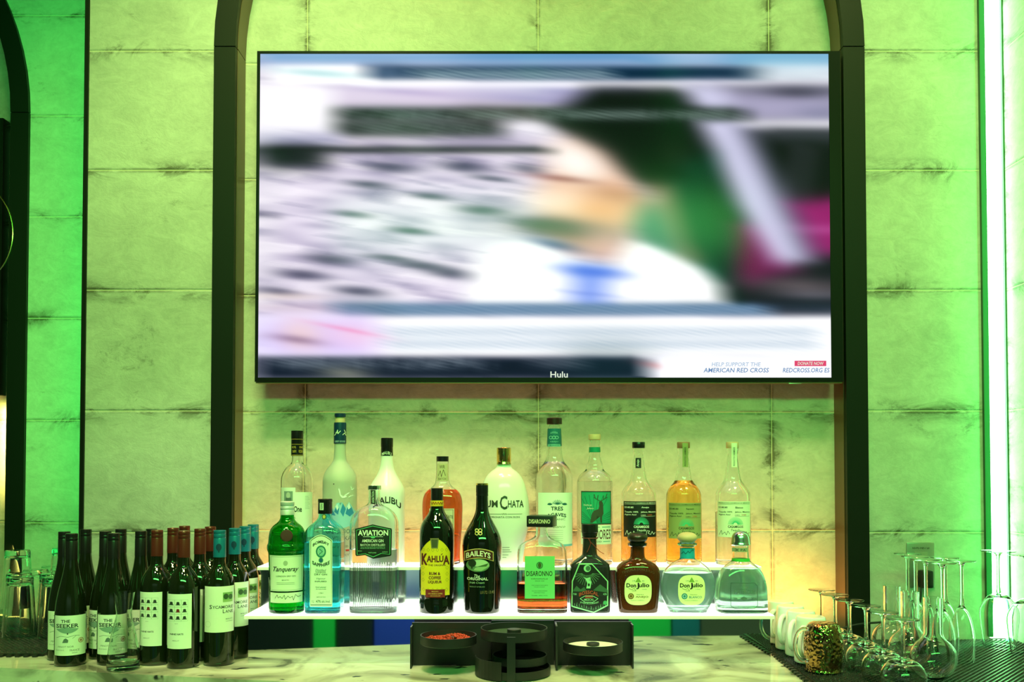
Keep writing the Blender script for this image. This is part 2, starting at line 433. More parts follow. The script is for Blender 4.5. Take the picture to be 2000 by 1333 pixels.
bar_mat('bar_mat', [(-2.0, 2.145), (-1.085, 2.145), (-1.085, 2.335), (-1.115, 2.345), (-1.115, 2.70), (-2.0, 2.70)][:2]+[(-1.085, 2.330), (-1.112, 2.330), (-1.112, 2.70), (-2.0, 2.70)],
        'black rubber bar mat under the upturned pint glasses', [(-2.0, 2.138, -1.09, 2.138, 46)])
bar_mat('bar_mat', [(.600, 1.74), (1.255, 1.74), (1.255, 2.325), (.622, 2.325)],
        'black studded rubber bar mat under the mugs and stemware', [(.592, 1.745, .614, 2.32, 26)])

# ---------------------------------------------------------------- stepped lit bottle shelf
ZL1, ZL2 = EYE-.32, EYE-.223
XA, XB = -.592, .580
t = empty('bottle_shelf', (0, 0, ZC), label='two-step back-lit white bottle shelf with mirrored risers on the counter', cat='shelf')
def shelf_step(name, y0, y1, z, xa, xb):
    bm = bmesh.new(); box(bm, xa, xb, y0+.0015, y1, z-.0075-ZC, z-ZC, .0008); o = obj(name, bm, M['shelf_light'], t, False)
    bm = bmesh.new(); box(bm, xa, xb, y0, y0+.0014, z-.0078-ZC, z-.0008-ZC); obj('lip', bm, M['shelf_lip'], o, False)
shelf_step('lower_step', 2.045, 2.172, ZL1, XA, XB)
shelf_step('upper_step', 2.148, 2.252, ZL2, XA, XB)
bm = bmesh.new(); box(bm, XA+.002, XB-.002, 2.072, 2.076, .0003, ZL1-.0080-ZC); obj('lower_riser', bm, M['steel'], t, False)
bm = bmesh.new(); box(bm, XA+.002, XB-.002, 2.174, 2.178, ZL1-ZC, ZL2-.0080-ZC); obj('upper_riser', bm, M['steel_soft'], t, False)
for sx in (XA+.002, XB-.005):
    bm = bmesh.new(); box(bm, sx, sx+.003, 2.077, 2.25, .0003, ZL1-.008-ZC); box(bm, sx, sx+.003, 2.1785, 2.25, ZL1-.0079-ZC, ZL2-.0080-ZC); obj('end_panel', bm, M['steel'], t, False)
bm = bmesh.new(); box(bm, XA+.01, XB-.01, 2.246, 2.25, .0003, ZL2-.009-ZC); obj('back_panel', bm, M['frame'], t, False)

# ---------------------------------------------------------------- print on surfaces
FONTC = {}
def glyphs(s, bold=0.0, shear=0.0, space=1.0):
    k = (s, bold, shear, space)
    if k in FONTC: return FONTC[k]
    cu = bpy.data.curves.new('t', 'FONT'); cu.body = s; cu.offset = bold; cu.shear = shear; cu.space_character = space
    cu.resolution_u = 2; cu.fill_mode = 'FRONT'
    o = bpy.data.objects.new('t', cu); C.objects.link(o)
    bpy.context.view_layer.update()
    dg = bpy.context.evaluated_depsgraph_get(); me = o.evaluated_get(dg).to_mesh()
    V = [(v.co.x, v.co.y) for v in me.vertices]; P = [tuple(p.vertices) for p in me.polygons]
    o.evaluated_get(dg).to_mesh_clear(); bpy.data.objects.remove(o); bpy.data.curves.remove(cu)
    if V:
        x0 = min(v[0] for v in V); x1 = max(v[0] for v in V); y0 = min(v[1] for v in V); y1 = max(v[1] for v in V)
        V = [((x-x0)/max(x1-x0, 1e-6), (y-y0)/max(y1-y0, 1e-6)) for x, y in V]
    FONTC[k] = (V, P); return FONTC[k]

class Label:
    """a printed label; coordinates are photo pixels (x right, y down), laid on the bottle's front surface"""
    def __init__(s, bot, off=.0004): s.b = bot; s.items = []; s.off = off; s.mats = []; s.layer = 0
    def _m(s, c, metal=0):
        m = ink(c, .5 if not metal else .3, metal)
        if m not in s.mats: s.mats.append(m)
        return s.mats.index(m)
    def faces(s, V, P, c, metal=0):
        bb = (min(v[0] for v in V), min(v[1] for v in V), max(v[0] for v in V), max(v[1] for v in V)); ly = 1
        for it in s.items:
            q = it[4]
            if bb[0] < q[2] and bb[2] > q[0] and bb[1] < q[3] and bb[3] > q[1] and it[2] != s._m(c, metal): ly = max(ly, it[3]+1)
            elif bb[0] < q[2] and bb[2] > q[0] and bb[1] < q[3] and bb[3] > q[1]: ly = max(ly, it[3]+.2)
        s.items.append((V, P, s._m(c, metal), ly, bb)); return s
    def poly(s, pts, c, metal=0): return s.faces(pts, [tuple(range(len(pts)))], c, metal)
    def rect(s, x0, y0, x1, y1, c, metal=0): return s.poly([(x0, y0), (x1, y0), (x1, y1), (x0, y1)], c, metal)
    def ring(s, pts, wd, c):
        cx = sum(p[0] for p in pts)/len(pts); cy = sum(p[1] for p in pts)/len(pts); n = len(pts)
        inn = []
        for (x, y) in pts:
            d = math.hypot(x-cx, y-cy); k = max(0, (d-wd*1.25)/d); inn.append((cx+(x-cx)*k, cy+(y-cy)*k))
        return s.faces(list(pts)+inn, [(i, (i+1) % n, n+(i+1) % n, n+i) for i in range(n)], c)
    def frame(s, x0, y0, x1, y1, wd, c):
        o = [(x0, y0), (x1, y0), (x1, y1), (x0, y1)]; i = [(x0+wd, y0+wd), (x1-wd, y0+wd), (x1-wd, y1-wd), (x0+wd, y1-wd)]
        return s.faces(o+i, [(k, (k+1) % 4, 4+(k+1) % 4, 4+k) for k in range(4)], c)
    def ell(s, cx, cy, rx, ry, c, n=24, p=2.0):
        return s.poly([(cx+rx*sq(2*PI*i/n, p)[0], cy+ry*sq(2*PI*i/n, p)[1]) for i in range(n)], c)
    def line(s, x0, y0, x1, y1, wd, c):
        dx, dy = x1-x0, y1-y0; d = math.hypot(dx, dy) or 1; nx, ny = -dy/d*wd/2, dx/d*wd/2
        return s.poly([(x0+nx, y0+ny), (x1+nx, y1+ny), (x1-nx, y1-ny), (x0-nx, y0-ny)], c)
    def stroke(s, pts, wd, c):
        V = []; P = []
        for (a, b) in zip(pts[:-1], pts[1:]):
            dx, dy = b[0]-a[0], b[1]-a[1]; d = math.hypot(dx, dy) or 1; nx, ny = -dy/d*wd/2, dx/d*wd/2
            k = len(V); V += [(a[0]+nx, a[1]+ny), (b[0]+nx, b[1]+ny), (b[0]-nx, b[1]-ny), (a[0]-nx, a[1]-ny)]; P.append((k, k+1, k+2, k+3))
        return s.faces(V, P, c)
    def text(s, t, x0, y0, x1, y1, c, bold=.01, shear=0, arc=0, rot=0, space=1.0, metal=0):
        """fit text into the box x0..x1, y0 (top)..y1 (bottom); arc: sag in px (positive = middle higher)"""
        V, P = glyphs(t, bold, shear, space)
        cx, cy = (x0+x1)/2, (y0+y1)/2; out = []
        for (u, v) in V:
            if rot: X = x0+(1-v)*(x1-x0) if rot > 0 else x0+v*(x1-x0); Y = y1-u*(y1-y0) if rot > 0 else y0+u*(y1-y0)
            else: X = x0+u*(x1-x0); Y = y1-v*(y1-y0)
            if arc:
                q = (X-cx)/((x1-x0)/2); Y += arc*(q*q)
            out.append((X, Y))
        return s.faces(out, P, c, metal)
    def build(s, name='label', parent=None):
        b = s.b; bm = bmesh.new(); yf = b.D-b.ryf
        for (V, P, mi, ly, _) in s.items:
            vs = [bm.verts.new((0, 0, 0)) for _ in V]
            for v, (x, y) in zip(vs, V):
                v.co = b.local(x, y, ly)
            for f in P:
                try: fc = bm.faces.new([vs[i] for i in f]); fc.material_index = mi
                except ValueError: pass
        big = [f for f in bm.faces if len(f.verts) > 4]
        bmesh.ops.triangulate(bm, faces=big)
        if b.curved:
            W = max(r[1] for r in b.prof)
            for k in range(-9, 10):
                bmesh.ops.bisect_plane(bm, geom=bm.verts[:]+bm.edges[:]+bm.faces[:], plane_co=(W*k/10.0, 0, 0), plane_no=(1, 0, 0))
        zs = list(b.zcuts); zz = [v.co.z for v in bm.verts]; z0_, z1_ = min(zz), max(zz)
        for a_, c_, e_ in zip(b.prof[:-2], b.prof[1:-1], b.prof[2:]):
            if z0_ < c_[0] < z1_ and e_[0] > a_[0]:
                f_ = (c_[0]-a_[0])/(e_[0]-a_[0])
                if abs(a_[2]+(e_[2]-a_[2])*f_-c_[2]) > 2e-5: zs.append(c_[0])
        if zs:
            for z in zs:
                bmesh.ops.bisect_plane(bm, geom=bm.verts[:]+bm.edges[:]+bm.faces[:], plane_co=(0, 0, z), plane_no=(0, 0, 1))
        for v in bm.verts:
            x, ly, z = v.co
            sgn = -(s.off+.00012*ly)
            v.co.y = -b.front(x, z)+sgn
        # face toward the viewer
        bm.normal_update()
        for f in bm.faces:
            if f.normal.y > 0: f.normal_flip()
        for v in bm.verts:
            r = math.hypot(v.co.x, v.co.y)
        return obj(name, bm, s.mats, parent or b.root, True, recalc=False)

class Bottle:
    """bottle from a silhouette in photo pixels: prof = [(y, half width)], top to base"""
    def __init__(s, name, cx, D, zb, label, group=None, cat='bottle', rz=0, depth=1.0, n=2.0):
        p = at(cx, 1195, D)
        # centre column at its base
        v = (zb-EYE); cd = D*cp+v*sp; s.X = (cx-PX)/F*cd
        s.D = D; s.zb = zb; s.depth = depth; s.n = n; s.curved = True; s.zcuts = []
        s.round = depth == 1.0 and n == 2.0; s.phi = math.atan2(s.X, D) if s.round else 0.0; s.cosp = math.cos(s.phi)
        s.root = empty(name, (s.X, D, zb), -s.phi, label, cat, group); s.prof = []; s.ryf = 0; s.cx = cx
    def L(s, y): return at(s.cx, y, s.D).z-s.zb
    def W(s, hw): return hw/F*s.D*s.cosp
    def local(s, x, y, ly=0):
        if s.round: return ((x-s.cx)/F*s.D*s.cosp*(1-s.ryf/s.D), ly, at(s.cx, y, s.D-s.ryf*.95*s.cosp).z-s.zb)
        p = at(x, y, s.D-s.ryf); return (p.x-s.X, ly, p.z-s.zb)
    def rings(s, prof, zero=False, smooth=2, n=None):
        P = []
        for q in prof:
            y, hw = q[0], q[1]
            d = q[2] if len(q) > 2 else s.depth; nn = q[3] if len(q) > 3 else (n or s.n)
            P.append((s.L(y), s.W(hw), s.W(hw)*d if d <= 1.0 else s.W(d), nn))
        if zero: P[-1] = (0.0,)+P[-1][1:]
        return chaikin(P, smooth) if smooth else P
    def body(s, prof, m, name='body', t=.0022, liquid=None, shell=True, closetop=True, segs=48, base=.008, base_round=.003):
        R = s.rings(prof, True)                       # top .. base
        z0, rx, ry, n = R[-1]
        R[-1] = (base_round, rx, ry, n); R += [(.0008, rx-base_round*.5, ry-base_round*.5, n), (0.0002, rx-base_round*1.4, ry-base_round*1.4, n)]
        s.prof = sorted(R, key=lambda r: r[0]); s.ryf = max(r[2] for r in R)
        bm = bmesh.new(); out = list(reversed(R))
        if shell:
            loft(bm, out, segs, True, False)
            inn = [(z, max(a-t, .001), max(b-t, .001), nn) for z, a, b, nn in R if z > base+.004]
            inn.append((base+.001, max(R[-3][1]-t*1.4, .001), max(R[-3][2]-t*1.4, .001), R[-3][3])); inn.append((base, max(R[-3][1]-t*2.6, .001), max(R[-3][2]-t*2.6, .001), R[-3][3]))
            k0 = len(bm.verts); loft(bm, inn, segs, False, True)
            bm.verts.ensure_lookup_table()
            ot = (len(out)-1)*segs
            for i in range(segs):
                j = (i+1) % segs
                bm.faces.new((bm.verts[ot+i], bm.verts[ot+j], bm.verts[k0+j], bm.verts[k0+i]))
        else:
            loft(bm, out, segs, True, True)
        o = obj(name, bm, m, s.root)
        if liquid:
            lm, ly = liquid; zl = s.L(ly)
            li = [(z, max(a-t+.0002, .001), max(b-t+.0002, .001), nn) for z, a, b, nn in R if base+.004 < z < zl]
            if li:
                top = (zl,)+li[0][1:]
                li = [(zl, top[1]-.001, top[2]-.001, top[3]), (zl-.0008, top[1], top[2], top[3])]+[q for q in li if q[0] < zl-.0009]
                li.append((base+.0008, li[-1][1]-.0003, li[-1][2]-.0003, li[-1][3])); li.append((base-.0002, li[-1][1]-.002, li[-1][2]-.002, li[-1][3]))
                bm = bmesh.new(); loft(bm, list(reversed(li)), segs, True, True); obj('liquid', bm, lm, s.root)
        return o
    def piece(s, name, prof, m, n=2.0, smooth=0, depth=1.0, parent=None, segs=40, grow=0):
        d0 = s.depth; s.depth = depth
        R = s.rings(prof, False, smooth, n); s.depth = d0
        R = [(z, a+grow, b+grow, nn) for z, a, b, nn in R]
        bm = bmesh.new(); loft(bm, list(reversed(R)), segs, True, True)
        return obj(name, bm, m, parent or s.root)
    def front(s, x, z):
        P = s.prof
        if z <= P[0][0]: a = P[0]
        elif z >= P[-1][0]: a = P[-1]
        else:
            for p, q in zip(P[:-1], P[1:]):
                if p[0] <= z <= q[0]:
                    f = (z-p[0])/max(q[0]-p[0], 1e-9); a = tuple(u+(v-u)*f for u, v in zip(p, q)); break
        _, rx, ry, n = a
        q = min(abs(x)/rx, .992)
        return ry*(1-q**n)**(1.0/n)
    def add_prof(s, prof, n=2.0, depth=1.0, grow=.0002):
        """labels on necks: take the silhouette of a neck piece"""
        d0 = s.depth; s.depth = depth; R = s.rings(prof, False, 0, n); s.depth = d0
        o = Label.__new__(Label)
        b = Bottle.__new__(Bottle); b.__dict__.update(s.__dict__)
        b.prof = sorted([(z, a+grow, bb+grow, nn) for z, a, bb, nn in R], key=lambda r: r[0]); b.ryf = max(r[2] for r in b.prof); b.curved = True
        return b
DARK = (22, 24, 20); PAPER = (226, 234, 214); GREY = (120, 130, 115)
# ---------------------------------------------------------------- upper row
DU, DL = 2.200, 2.098
ZU, ZLo = ZL2+.0003, ZL1+.0003
G_UP = 'spirit bottles on the upper step'; G_LO = 'spirit bottles on the lower step'

# 1 clear vodka with black foil neck
b = Bottle('vodka_bottle', 579, DU, ZU, 'clear glass bottle with black foil neck and pale gothic-lettered label, far left of upper step', G_UP)
b.body([(889, 10), (904, 10.5), (909, 16), (916, 24), (930, 31), (942, 32), (960, 32), (1105, 32)], M['glass'], 'body', liquid=(M['water'], 990))
b.piece('cap', [(842, 12), (857, 12), (858, 11.6), (891, 12), (891, 12)], M['foil_black'])
nb = b.add_prof([(842, 12), (891, 12)]); l = Label(nb)
for y in (858, 868, 889): l.rect(568, y, 590, y+.8, (190, 160, 60))
l.text('KETEL', 569, 872, 577, 876, (200, 170, 70)); l.text('ONE', 583, 872, 590, 876, (200, 170, 70)); l.text('1691', 570, 879, 577, 885, (200, 170, 70)); l.text('VODKA', 582, 879, 590, 885, (200, 170, 70))
l.build('neck_print')
l = Label(b); l.poly([(548, 953), (576, 953), (576, 962), (610, 962), (610, 1050), (548, 1050)], (232, 238, 222))
l.rect(554, 960, 571, 979, (130, 150, 140)); l.ell(562, 968, 4, 6, (190, 195, 180)); l.rect(557, 973, 568, 979, (90, 105, 100))
l.text("Ketel One", 552, 989, 589, 1001, DARK, .03)
l.text('VODKA', 556, 1010, 577, 1014, GREY)
for k in range(9): l.rect(595, 970+3*k, 602+(k % 3), 970.8+3*k, (170, 180, 165))
l.build()
# 2 frosted vodka, blue mountains and flying geese
b = Bottle('vodka_bottle', 663, DU, ZU, 'tall frosted bottle with navy neck band, blue mountains and white geese', G_UP)
b.body([(828, 10.5), (866, 11), (895, 12), (902, 14), (910, 20), (920, 28), (932, 33), (945, 34), (1105, 34)], M['frost'], 'body', liquid=(M['water'], 940))
b.piece('cap', [(808, 10), (808.5, 11), (815, 11), (815.5, 10)], mat('navy_stopper', lin((12, 40, 75)), .35))
b.piece('cork', [(815.6, 8.5), (818, 9.5), (827, 10.2)], M['cork'])
np_ = [(826, 11.6), (829, 12), (867, 12.0)]
b.piece('neck_band', np_, mat('navy_foil', lin((10, 48, 80)), .35), grow=.0004)
l = Label(b.add_prof(np_, grow=.0006)); l.stroke([(652, 851), (656, 846), (658, 840), (658.5, 848), (664, 842)], 1.2, PAPER); l.stroke([(654, 845), (661, 846)], 1.2, PAPER); l.stroke([(668, 850), (672, 846), (675, 851)], 1.2, PAPER); l.stroke([(671, 840), (674, 846)], 1.2, PAPER)
l.text('GREY GOOSE', 653, 861, 673, 864.5, (170, 200, 210)); l.build('neck_print')
l = Label(b)
l.poly([(636, 1020), (640, 998), (646, 990), (651, 996), (657, 983), (662, 990), (668, 982), (674, 992), (681, 981), (688, 992), (694, 1000), (693, 1016), (684, 1028), (672, 1032), (652, 1030)], (150, 200, 220))
for P_ in ([(640, 1005), (646, 992), (651, 1000), (655, 1008)], [(652, 1000), (658, 985), (662, 993), (660, 1006)], [(664, 1000), (669, 984), (675, 995), (670, 1010)], [(674, 1004), (681, 983), (687, 993), (691, 1003), (683, 1010)]): l.poly(P_, (45, 130, 185))
for P_ in ([(655, 990), (658, 985), (661, 992), (658, 998)], [(678, 990), (681, 983), (685, 992), (680, 996)]): l.poly(P_, (225, 238, 238))
l.stroke([(661, 955), (664, 967), (668, 973), (675, 967), (682, 963)], 2.2, (245, 250, 245)); l.stroke([(664, 968), (670, 972), (676, 970)], 3, (250, 252, 248))
l.stroke([(684, 950), (687, 958), (692, 953)], 1.5, (240, 245, 240)); l.stroke([(680, 972), (688, 968), (692, 970)], 1.5, (240, 245, 240))
l.ell(651, 946, 1.1, 1.1, DARK); l.text('GREY GOOSE', 636, 1034, 692, 1043, (60, 95, 115), 0); l.text('VODKA', 649, 1048, 686, 1056, (90, 110, 120), 0)
l.text('IMPORTED', 650, 1066, 680, 1070, GREY); l.rect(675, 1074, 682, 1077.5, (200, 60, 50)); l.text('PRODUCT', 650, 1083, 682, 1087, GREY); l.build()
# 3 white coconut rum
b = Bottle('rum_bottle', 755, DU, ZU, 'opaque white bottle with black screw cap and arched black lettering', G_UP)
b.body([(889, 11.5), (905, 12.5), (918, 15), (932, 22), (946, 31), (957, 35.5), (968, 36.5), (1105, 35)], M['white'], 'body', shell=False)
b.zcuts = [b.L(y) for y in (975, 985, 995)]
b.piece('cap', [(856, 11), (857, 12), (873, 12), (874, 11.6), (891, 12)], M['foil_black'])
l = Label(b.add_prof([(856, 12), (891, 12)])); l.text('MALIBU', 745, 882, 764, 888, PAPER, arc=3); l.build('neck_print')
l = Label(b); l.text('MALIBU', 728, 970, 783, 983, DARK, .02, arc=14); l.build()
# 4 bourbon
b = Bottle('whiskey_bottle', 864, DU, ZU, 'flat-shouldered bottle of red-brown whiskey behind the yellow-labelled bottle', G_UP, depth=.62, n=2.5)
b.body([(901, 12), (940, 12.5), (950, 18), (957, 28), (966, 36), (982, 39.5), (1010, 39), (1040, 37.5), (1080, 34), (1103, 35)], M['glass'], 'body', liquid=(M['bourbon'], 957))
b.piece('cap', [(892, 12), (902, 12)], M['foil_black'], depth=1)
l = Label(b.add_prof([(901, 12), (941, 12.5)], depth=1)); l.rect(853, 906, 875, 940, (205, 190, 150)); l.stroke([(856, 930), (860, 920), (862, 932), (866, 918), (870, 930)], 1, (90, 60, 40)); l.text('BATCH', 856, 934, 871, 938, (90, 60, 40)); l.text('WR', 858, 909, 869, 916, (90, 60, 40)); l.build('neck_label')
l = Label(b); l.rect(838, 994, 887, 1064, (214, 206, 176)); l.frame(840, 996, 885, 1062, .8, (120, 80, 50)); l.text('DOUBLE ESTATE', 842, 1006, 885, 1012, DARK, .01, arc=2); l.text('RESERVE', 848, 1030, 880, 1038, DARK); l.build()
# 5 cream liqueur
b = Bottle('cream_liqueur_bottle', 984, DU, ZU, 'egg-shaped cream-white bottle with shiny gold cap', G_UP, depth=.72)
b.body([(905, 13.5), (914, 14.5), (920, 24), (930, 34), (942, 40), (958, 45), (975, 48.5), (995, 50.5), (1020, 50), (1045, 45), (1065, 39), (1085, 34.5), (1105, 34)], M['cream'], 'body', shell=False)
b.zcuts = [b.L(y) for y in range(970, 1100, 8)]
b.piece('cap', [(875, 13), (876, 14), (902, 14), (903, 13.4), (907, 14.2)], M['gold'], depth=1)
l = Label(b); l.text('RUM', 938, 978, 972, 992, (50, 60, 45), .02); l.text('C', 976, 969, 991, 996, (50, 60, 45), .02); l.text('HATA', 992, 978, 1023, 992, (50, 60, 45), .02)
l.build('lettering'); l = Label(b); l.rect(944, 1004.5, 980, 1005.2, (90, 90, 70)); l.rect(991, 1004.5, 1020, 1005.2, (90, 90, 70)); l.text('VIVA', 980, 1003, 990, 1006.5, (90, 90, 70)); l.text('HORCHATA CON RON', 953, 1009, 1015, 1012.5, (80, 90, 75))
for k, (a, c_) in enumerate(((1070, 14), (1075, 15), (1079, 18), (1085, 12), (1090, 8))): l.rect(981, a, 981+c_, a+1.2, (140, 145, 130))
l.build('fine_print')
# 6 tall blanco, teal collar
b = Bottle('tequila_bottle', 1083, DU, ZU, 'tallest clear bottle with brown cap, teal neck band and white agave label', G_UP)
b.body([(828, 13), (838, 13), (873, 14), (899, 17), (906, 22), (915, 29), (927, 34.5), (940, 36), (1105, 36)], M['glass'], 'body', liquid=(M['water'], 903))
b.piece('cap', [(817, 14), (818, 15), (829, 15), (829.5, 14)], mat('brown_cap', lin((45, 22, 18)), .35))
np_ = [(838, 13), (872, 14.5)]; b.piece('neck_band', np_, mat('teal_band', lin((25, 105, 110)), .45), grow=.0004)
l = Label(b.add_prof(np_, grow=.0006)); T_ = (120, 190, 180)
for cx_ in (1076, 1082, 1088): l.ring([(cx_+3.6*math.cos(k*PI/8), 855+3.4*math.sin(k*PI/8)) for k in range(16)], 1, T_)
l.text('ARRIBA', 1075, 843, 1090, 847, T_, arc=1.5); l.text('ABAJO', 1074, 862, 1091, 865, T_); l.rect(1070, 868, 1095, 873, (110, 180, 170)); l.text('BLANCO', 1074, 869.5, 1092, 871.8, (20, 90, 95)); l.build('neck_print')
l = Label(b); l.rect(1051, 963, 1118, 1068, (236, 244, 226)); K = (35, 60, 60)
for cx_, cy_, r_ in ((1089, 986, 11), (1074, 987, 5), (1103, 987, 5)):
    for a in range(-4, 5):
        an = a*.33; l.line(cx_, cy_, cx_+r_*math.sin(an), cy_-r_*.85*math.cos(an), 1.1, (30, 95, 100))
l.text('TRES', 1076, 990, 1100, 998, K, .03); l.text('AGAVES', 1068, 1002, 1106, 1009, K, .03, arc=3); l.text('ORGANIC', 1072, 1013, 1104, 1017, GREY); l.text('Blanco', 1080, 1026, 1104, 1032, (120, 140, 90), 0, .3)
for k in range(6): l.rect(1068, 1036+4*k, 1100, 1036.7+4*k, (185, 195, 175))
l.rect(1098, 1064, 1118, 1068, (120, 190, 205)); l.build()
# 7 stag label
b = Bottle('tequila_bottle', 1162, DU, ZU, 'clear bottle with a stag on a bright green label and a tan stopper', G_UP)
b.body([(859, 10), (866, 10.5), (884, 10.5), (900, 13), (909, 16.5), (916, 17), (920, 19), (926, 28), (935, 33.5), (946, 35), (1105, 35)], M['glass'], 'body', liquid=(M['water'], 940))
b.piece('cap', [(849, 11.4), (850, 12), (859, 12), (860, 10.8)], M['cork'])
np_ = [(869, 10.8), (885, 11.3)]; b.piece('neck_band', [(874, 10.8), (884, 11.2)], mat('green_band', lin((20, 140, 105)), .4), grow=.0004)
l = Label(b); l.rect(1135, 960, 1194, 1025, (25, 40, 36)); l.rect(1136, 962, 1193, 1023, (32, 160, 118))
for a in range(-8, 9):
    an = a*.19; l.line(1160+6*math.sin(an), 1022-6*math.cos(an), min(1192, max(1137, 1160+48*math.sin(an))), 1022-56*math.cos(an) if abs(math.sin(an)*48) < 26 else 1022-30*math.cos(an), 1.0, (18, 110, 85))
ST = (58, 66, 50)
l.poly([(1153, 1020), (1156, 1005), (1160, 998), (1169, 995), (1172, 984), (1170, 981), (1174, 978), (1178, 983), (1177, 993), (1179, 1004), (1176, 1010), (1176, 1022), (1173, 1022), (1172, 1010), (1164, 1008), (1160, 1012), (1157, 1022), (1154, 1022)], ST)
l.stroke([(1172, 979), (1163, 974), (1161, 966)], 1.3, ST); l.stroke([(1164, 974), (1160, 972)], 1.2, ST); l.stroke([(1175, 979), (1183, 974), (1186, 965)], 1.3, ST); l.stroke([(1183, 974), (1187, 972)], 1.2, ST); l.stroke([(1167, 976), (1168, 968)], 1.2, ST); l.stroke([(1179, 976), (1179, 968)], 1.2, ST)
l.text('Hecho en', 1140, 985, 1156, 989, PAPER, 0, .2); l.text('Jalisco', 1146, 992, 1160, 996, PAPER, 0, .2)
l.rect(1135, 1026, 1194, 1064, (228, 234, 214)); l.text('TEQUILA', 1147, 1029, 1172, 1032, DARK); l.rect(1176, 1029.5, 1192, 1031, (60, 160, 130)); l.text('CAZADORES', 1137, 1035, 1193, 1054, (85, 30, 25), .01); l.text('BLANCO', 1146, 1057, 1175, 1060, DARK); l.rect(1178, 1058, 1192, 1059.2, (60, 160, 130)); l.build()
# 8-10 three bottles of one make: dark, olive and white label
def casa(cx, capm, lab, ground, inkc, sub, liq, capc, strip, label):
    b = Bottle('tequila_bottle', cx, DU, ZU, label, G_UP)
    b.body([(875, 12), (884, 11.5), (888, 10), (892, 10), (915, 13), (932, 15.5), (941, 18), (950, 26), (960, 32.5), (970, 35), (1105, 35)], M['glass'], 'body', liquid=liq)
    b.piece('cap', [(864, 12), (865, 12.6), (875, 12.6), (876, 12)], capm)
    nb = b.add_prof([(864, 13), (876, 12.6), (884, 11.5), (888, 10.4), (915, 13.2)])
    l = Label(nb)
    if strip == 'tag': l.rect(cx-6, 895, cx+5, 915, DARK); l.text('Anejo', cx-4, 898, cx+2, 912, PAPER, rot=1)
    else: l.rect(cx-2, 866, cx+9, 913, ground); l.text('PRODUCTOS CASAMIGOS', cx+1.5, 874, cx+5, 911, inkc, rot=1)
    l.build('neck_label')
    l = Label(b); x0, x1, y0 = cx-30, cx+34, lab
    l.rect(x0, y0, x1, y0+70, ground); l.text('PRODUCTOS CASAMIGOS DE MEXICO', x0+2, y0+2, x1-1, y0+4.4, inkc, .01); l.rect(x0+1, y0+5.6, x1-1, y0+6, inkc)
    l.text('DO-MX-MX', x0+2, y0+10, x0+20, y0+13.5, inkc, .02); l.text(sub, x0+35, y0+10, x0+50, y0+14, inkc, .02)
    l.text('Tequila 100%', x0+2, y0+19, x0+29, y0+23, inkc, .015); l.text('Agave Azul', x0+2, y0+24.5, x0+25, y0+28, inkc, .015)
    l.text('Jalisco, Mexico', x0+34, y0+19, x1-1, y0+23, inkc, .015); l.text('NUMERO', x0+34, y0+26, x0+44, y0+27.8, inkc); l.text('21050', x0+47, y0+25, x0+56, y0+28, (190, 80, 50)); l.rect(x0+34, y0+29, x1-2, y0+29.4, inkc)
    for a in range(-9, 10):
        an = a*.165; l.line(cx+5+4*math.sin(an), y0+45-4*math.cos(an), cx+5+15*math.sin(an), y0+45.5-15*math.cos(an), .75, (60, 200, 150))
    l.text('CASAMIGOS', cx-10, y0+47, cx+20, y0+52, inkc, .03); l.text('Tequila', cx-4, y0+54, cx+14, y0+59.5, inkc, .01, .2)
    l.stroke([(x0+3, y0+66), (x0+7, y0+57), (x0+9, y0+65), (x0+14, y0+60), (x0+17, y0+66), (x0+20, y0+58), (x0+24, y0+64)], .8, inkc)
    l.stroke([(x1-20, y0+66), (x1-18, y0+57), (x1-13, y0+58), (x1-16, y0+62), (x1-11, y0+65), (x1-8, y0+59), (x1-5, y0+65), (x1-2, y0+61)], .8, inkc); l.build()
    return b
casa(1248, M['foil_black'], 980, (20, 22, 18), (226, 234, 214), 'Anejo', (M['amber'], 988), 0, 'tag', 'clear round bottle half full of amber spirit with a black label')
casa(1336, M['oak'], 983, (150, 160, 98), (40, 45, 30), 'Reposado', (M['gold_liquid'], 939), 0, 'strip', 'bottle full of golden-orange spirit with an olive label')
casa(1432, M['cork'], 980, (228, 236, 204), (50, 60, 45), 'Blanco', (M['water'], 1000), 0, 'strip', 'clear bottle with a pale label at the right end of upper step')

# ---------------------------------------------------------------- lower row
# 1 green gin
b = Bottle('gin_bottle', 560, DL, ZLo, 'green glass bottle with dark red wax seal and silver cap', G_LO)
b.body([(1005, 13), (1014, 14), (1020, 18), (1027, 28), (1036, 34), (1050, 36.5), (1062, 37), (1064, 39), (1070, 39.5), (1076, 38.5), (1079, 36), (1140, 35.5), (1195, 35)], M['green_glass'], 'body', liquid=(M['water'], 1040))
b.piece('cap', [(980, 13), (981, 14), (988, 14), (989, 13.2), (991, 14), (995, 14), (996, 13.3), (998, 14), (1006, 14)], M['satin'])
bb = b.add_prof([(1030, 36.5), (1060, 37)], grow=.0012)
bm = bmesh.new(); r_ = b.W(12); loft(bm, [(0, r_*.95, r_*.95, 2), (.0015, r_, r_*.97, 2), (.003, r_*.9, r_*.92, 2), (.0032, r_*.5, r_*.5, 2)], 28)
o = obj('wax_seal', bm, mat('dark_red_wax', lin((60, 14, 12)), .5), b.root); p = b.local(559, 1047); o.location = (p[0], -b.W(36.4)-.0005, p[2]); o.rotation_euler = (PI/2-.1, 0, 0)
l = Label(b); TG = (216, 232, 200)
l.poly([(526, 1086), (592, 1086), (592, 1119), (588, 1122), (592, 1125), (591, 1156), (528, 1156), (528, 1125), (532, 1122), (527, 1119)], TG)
l.frame(528, 1088, 590, 1154, .8, (150, 180, 140)); l.ell(557, 1101, 4.5, 5, (160, 180, 145))
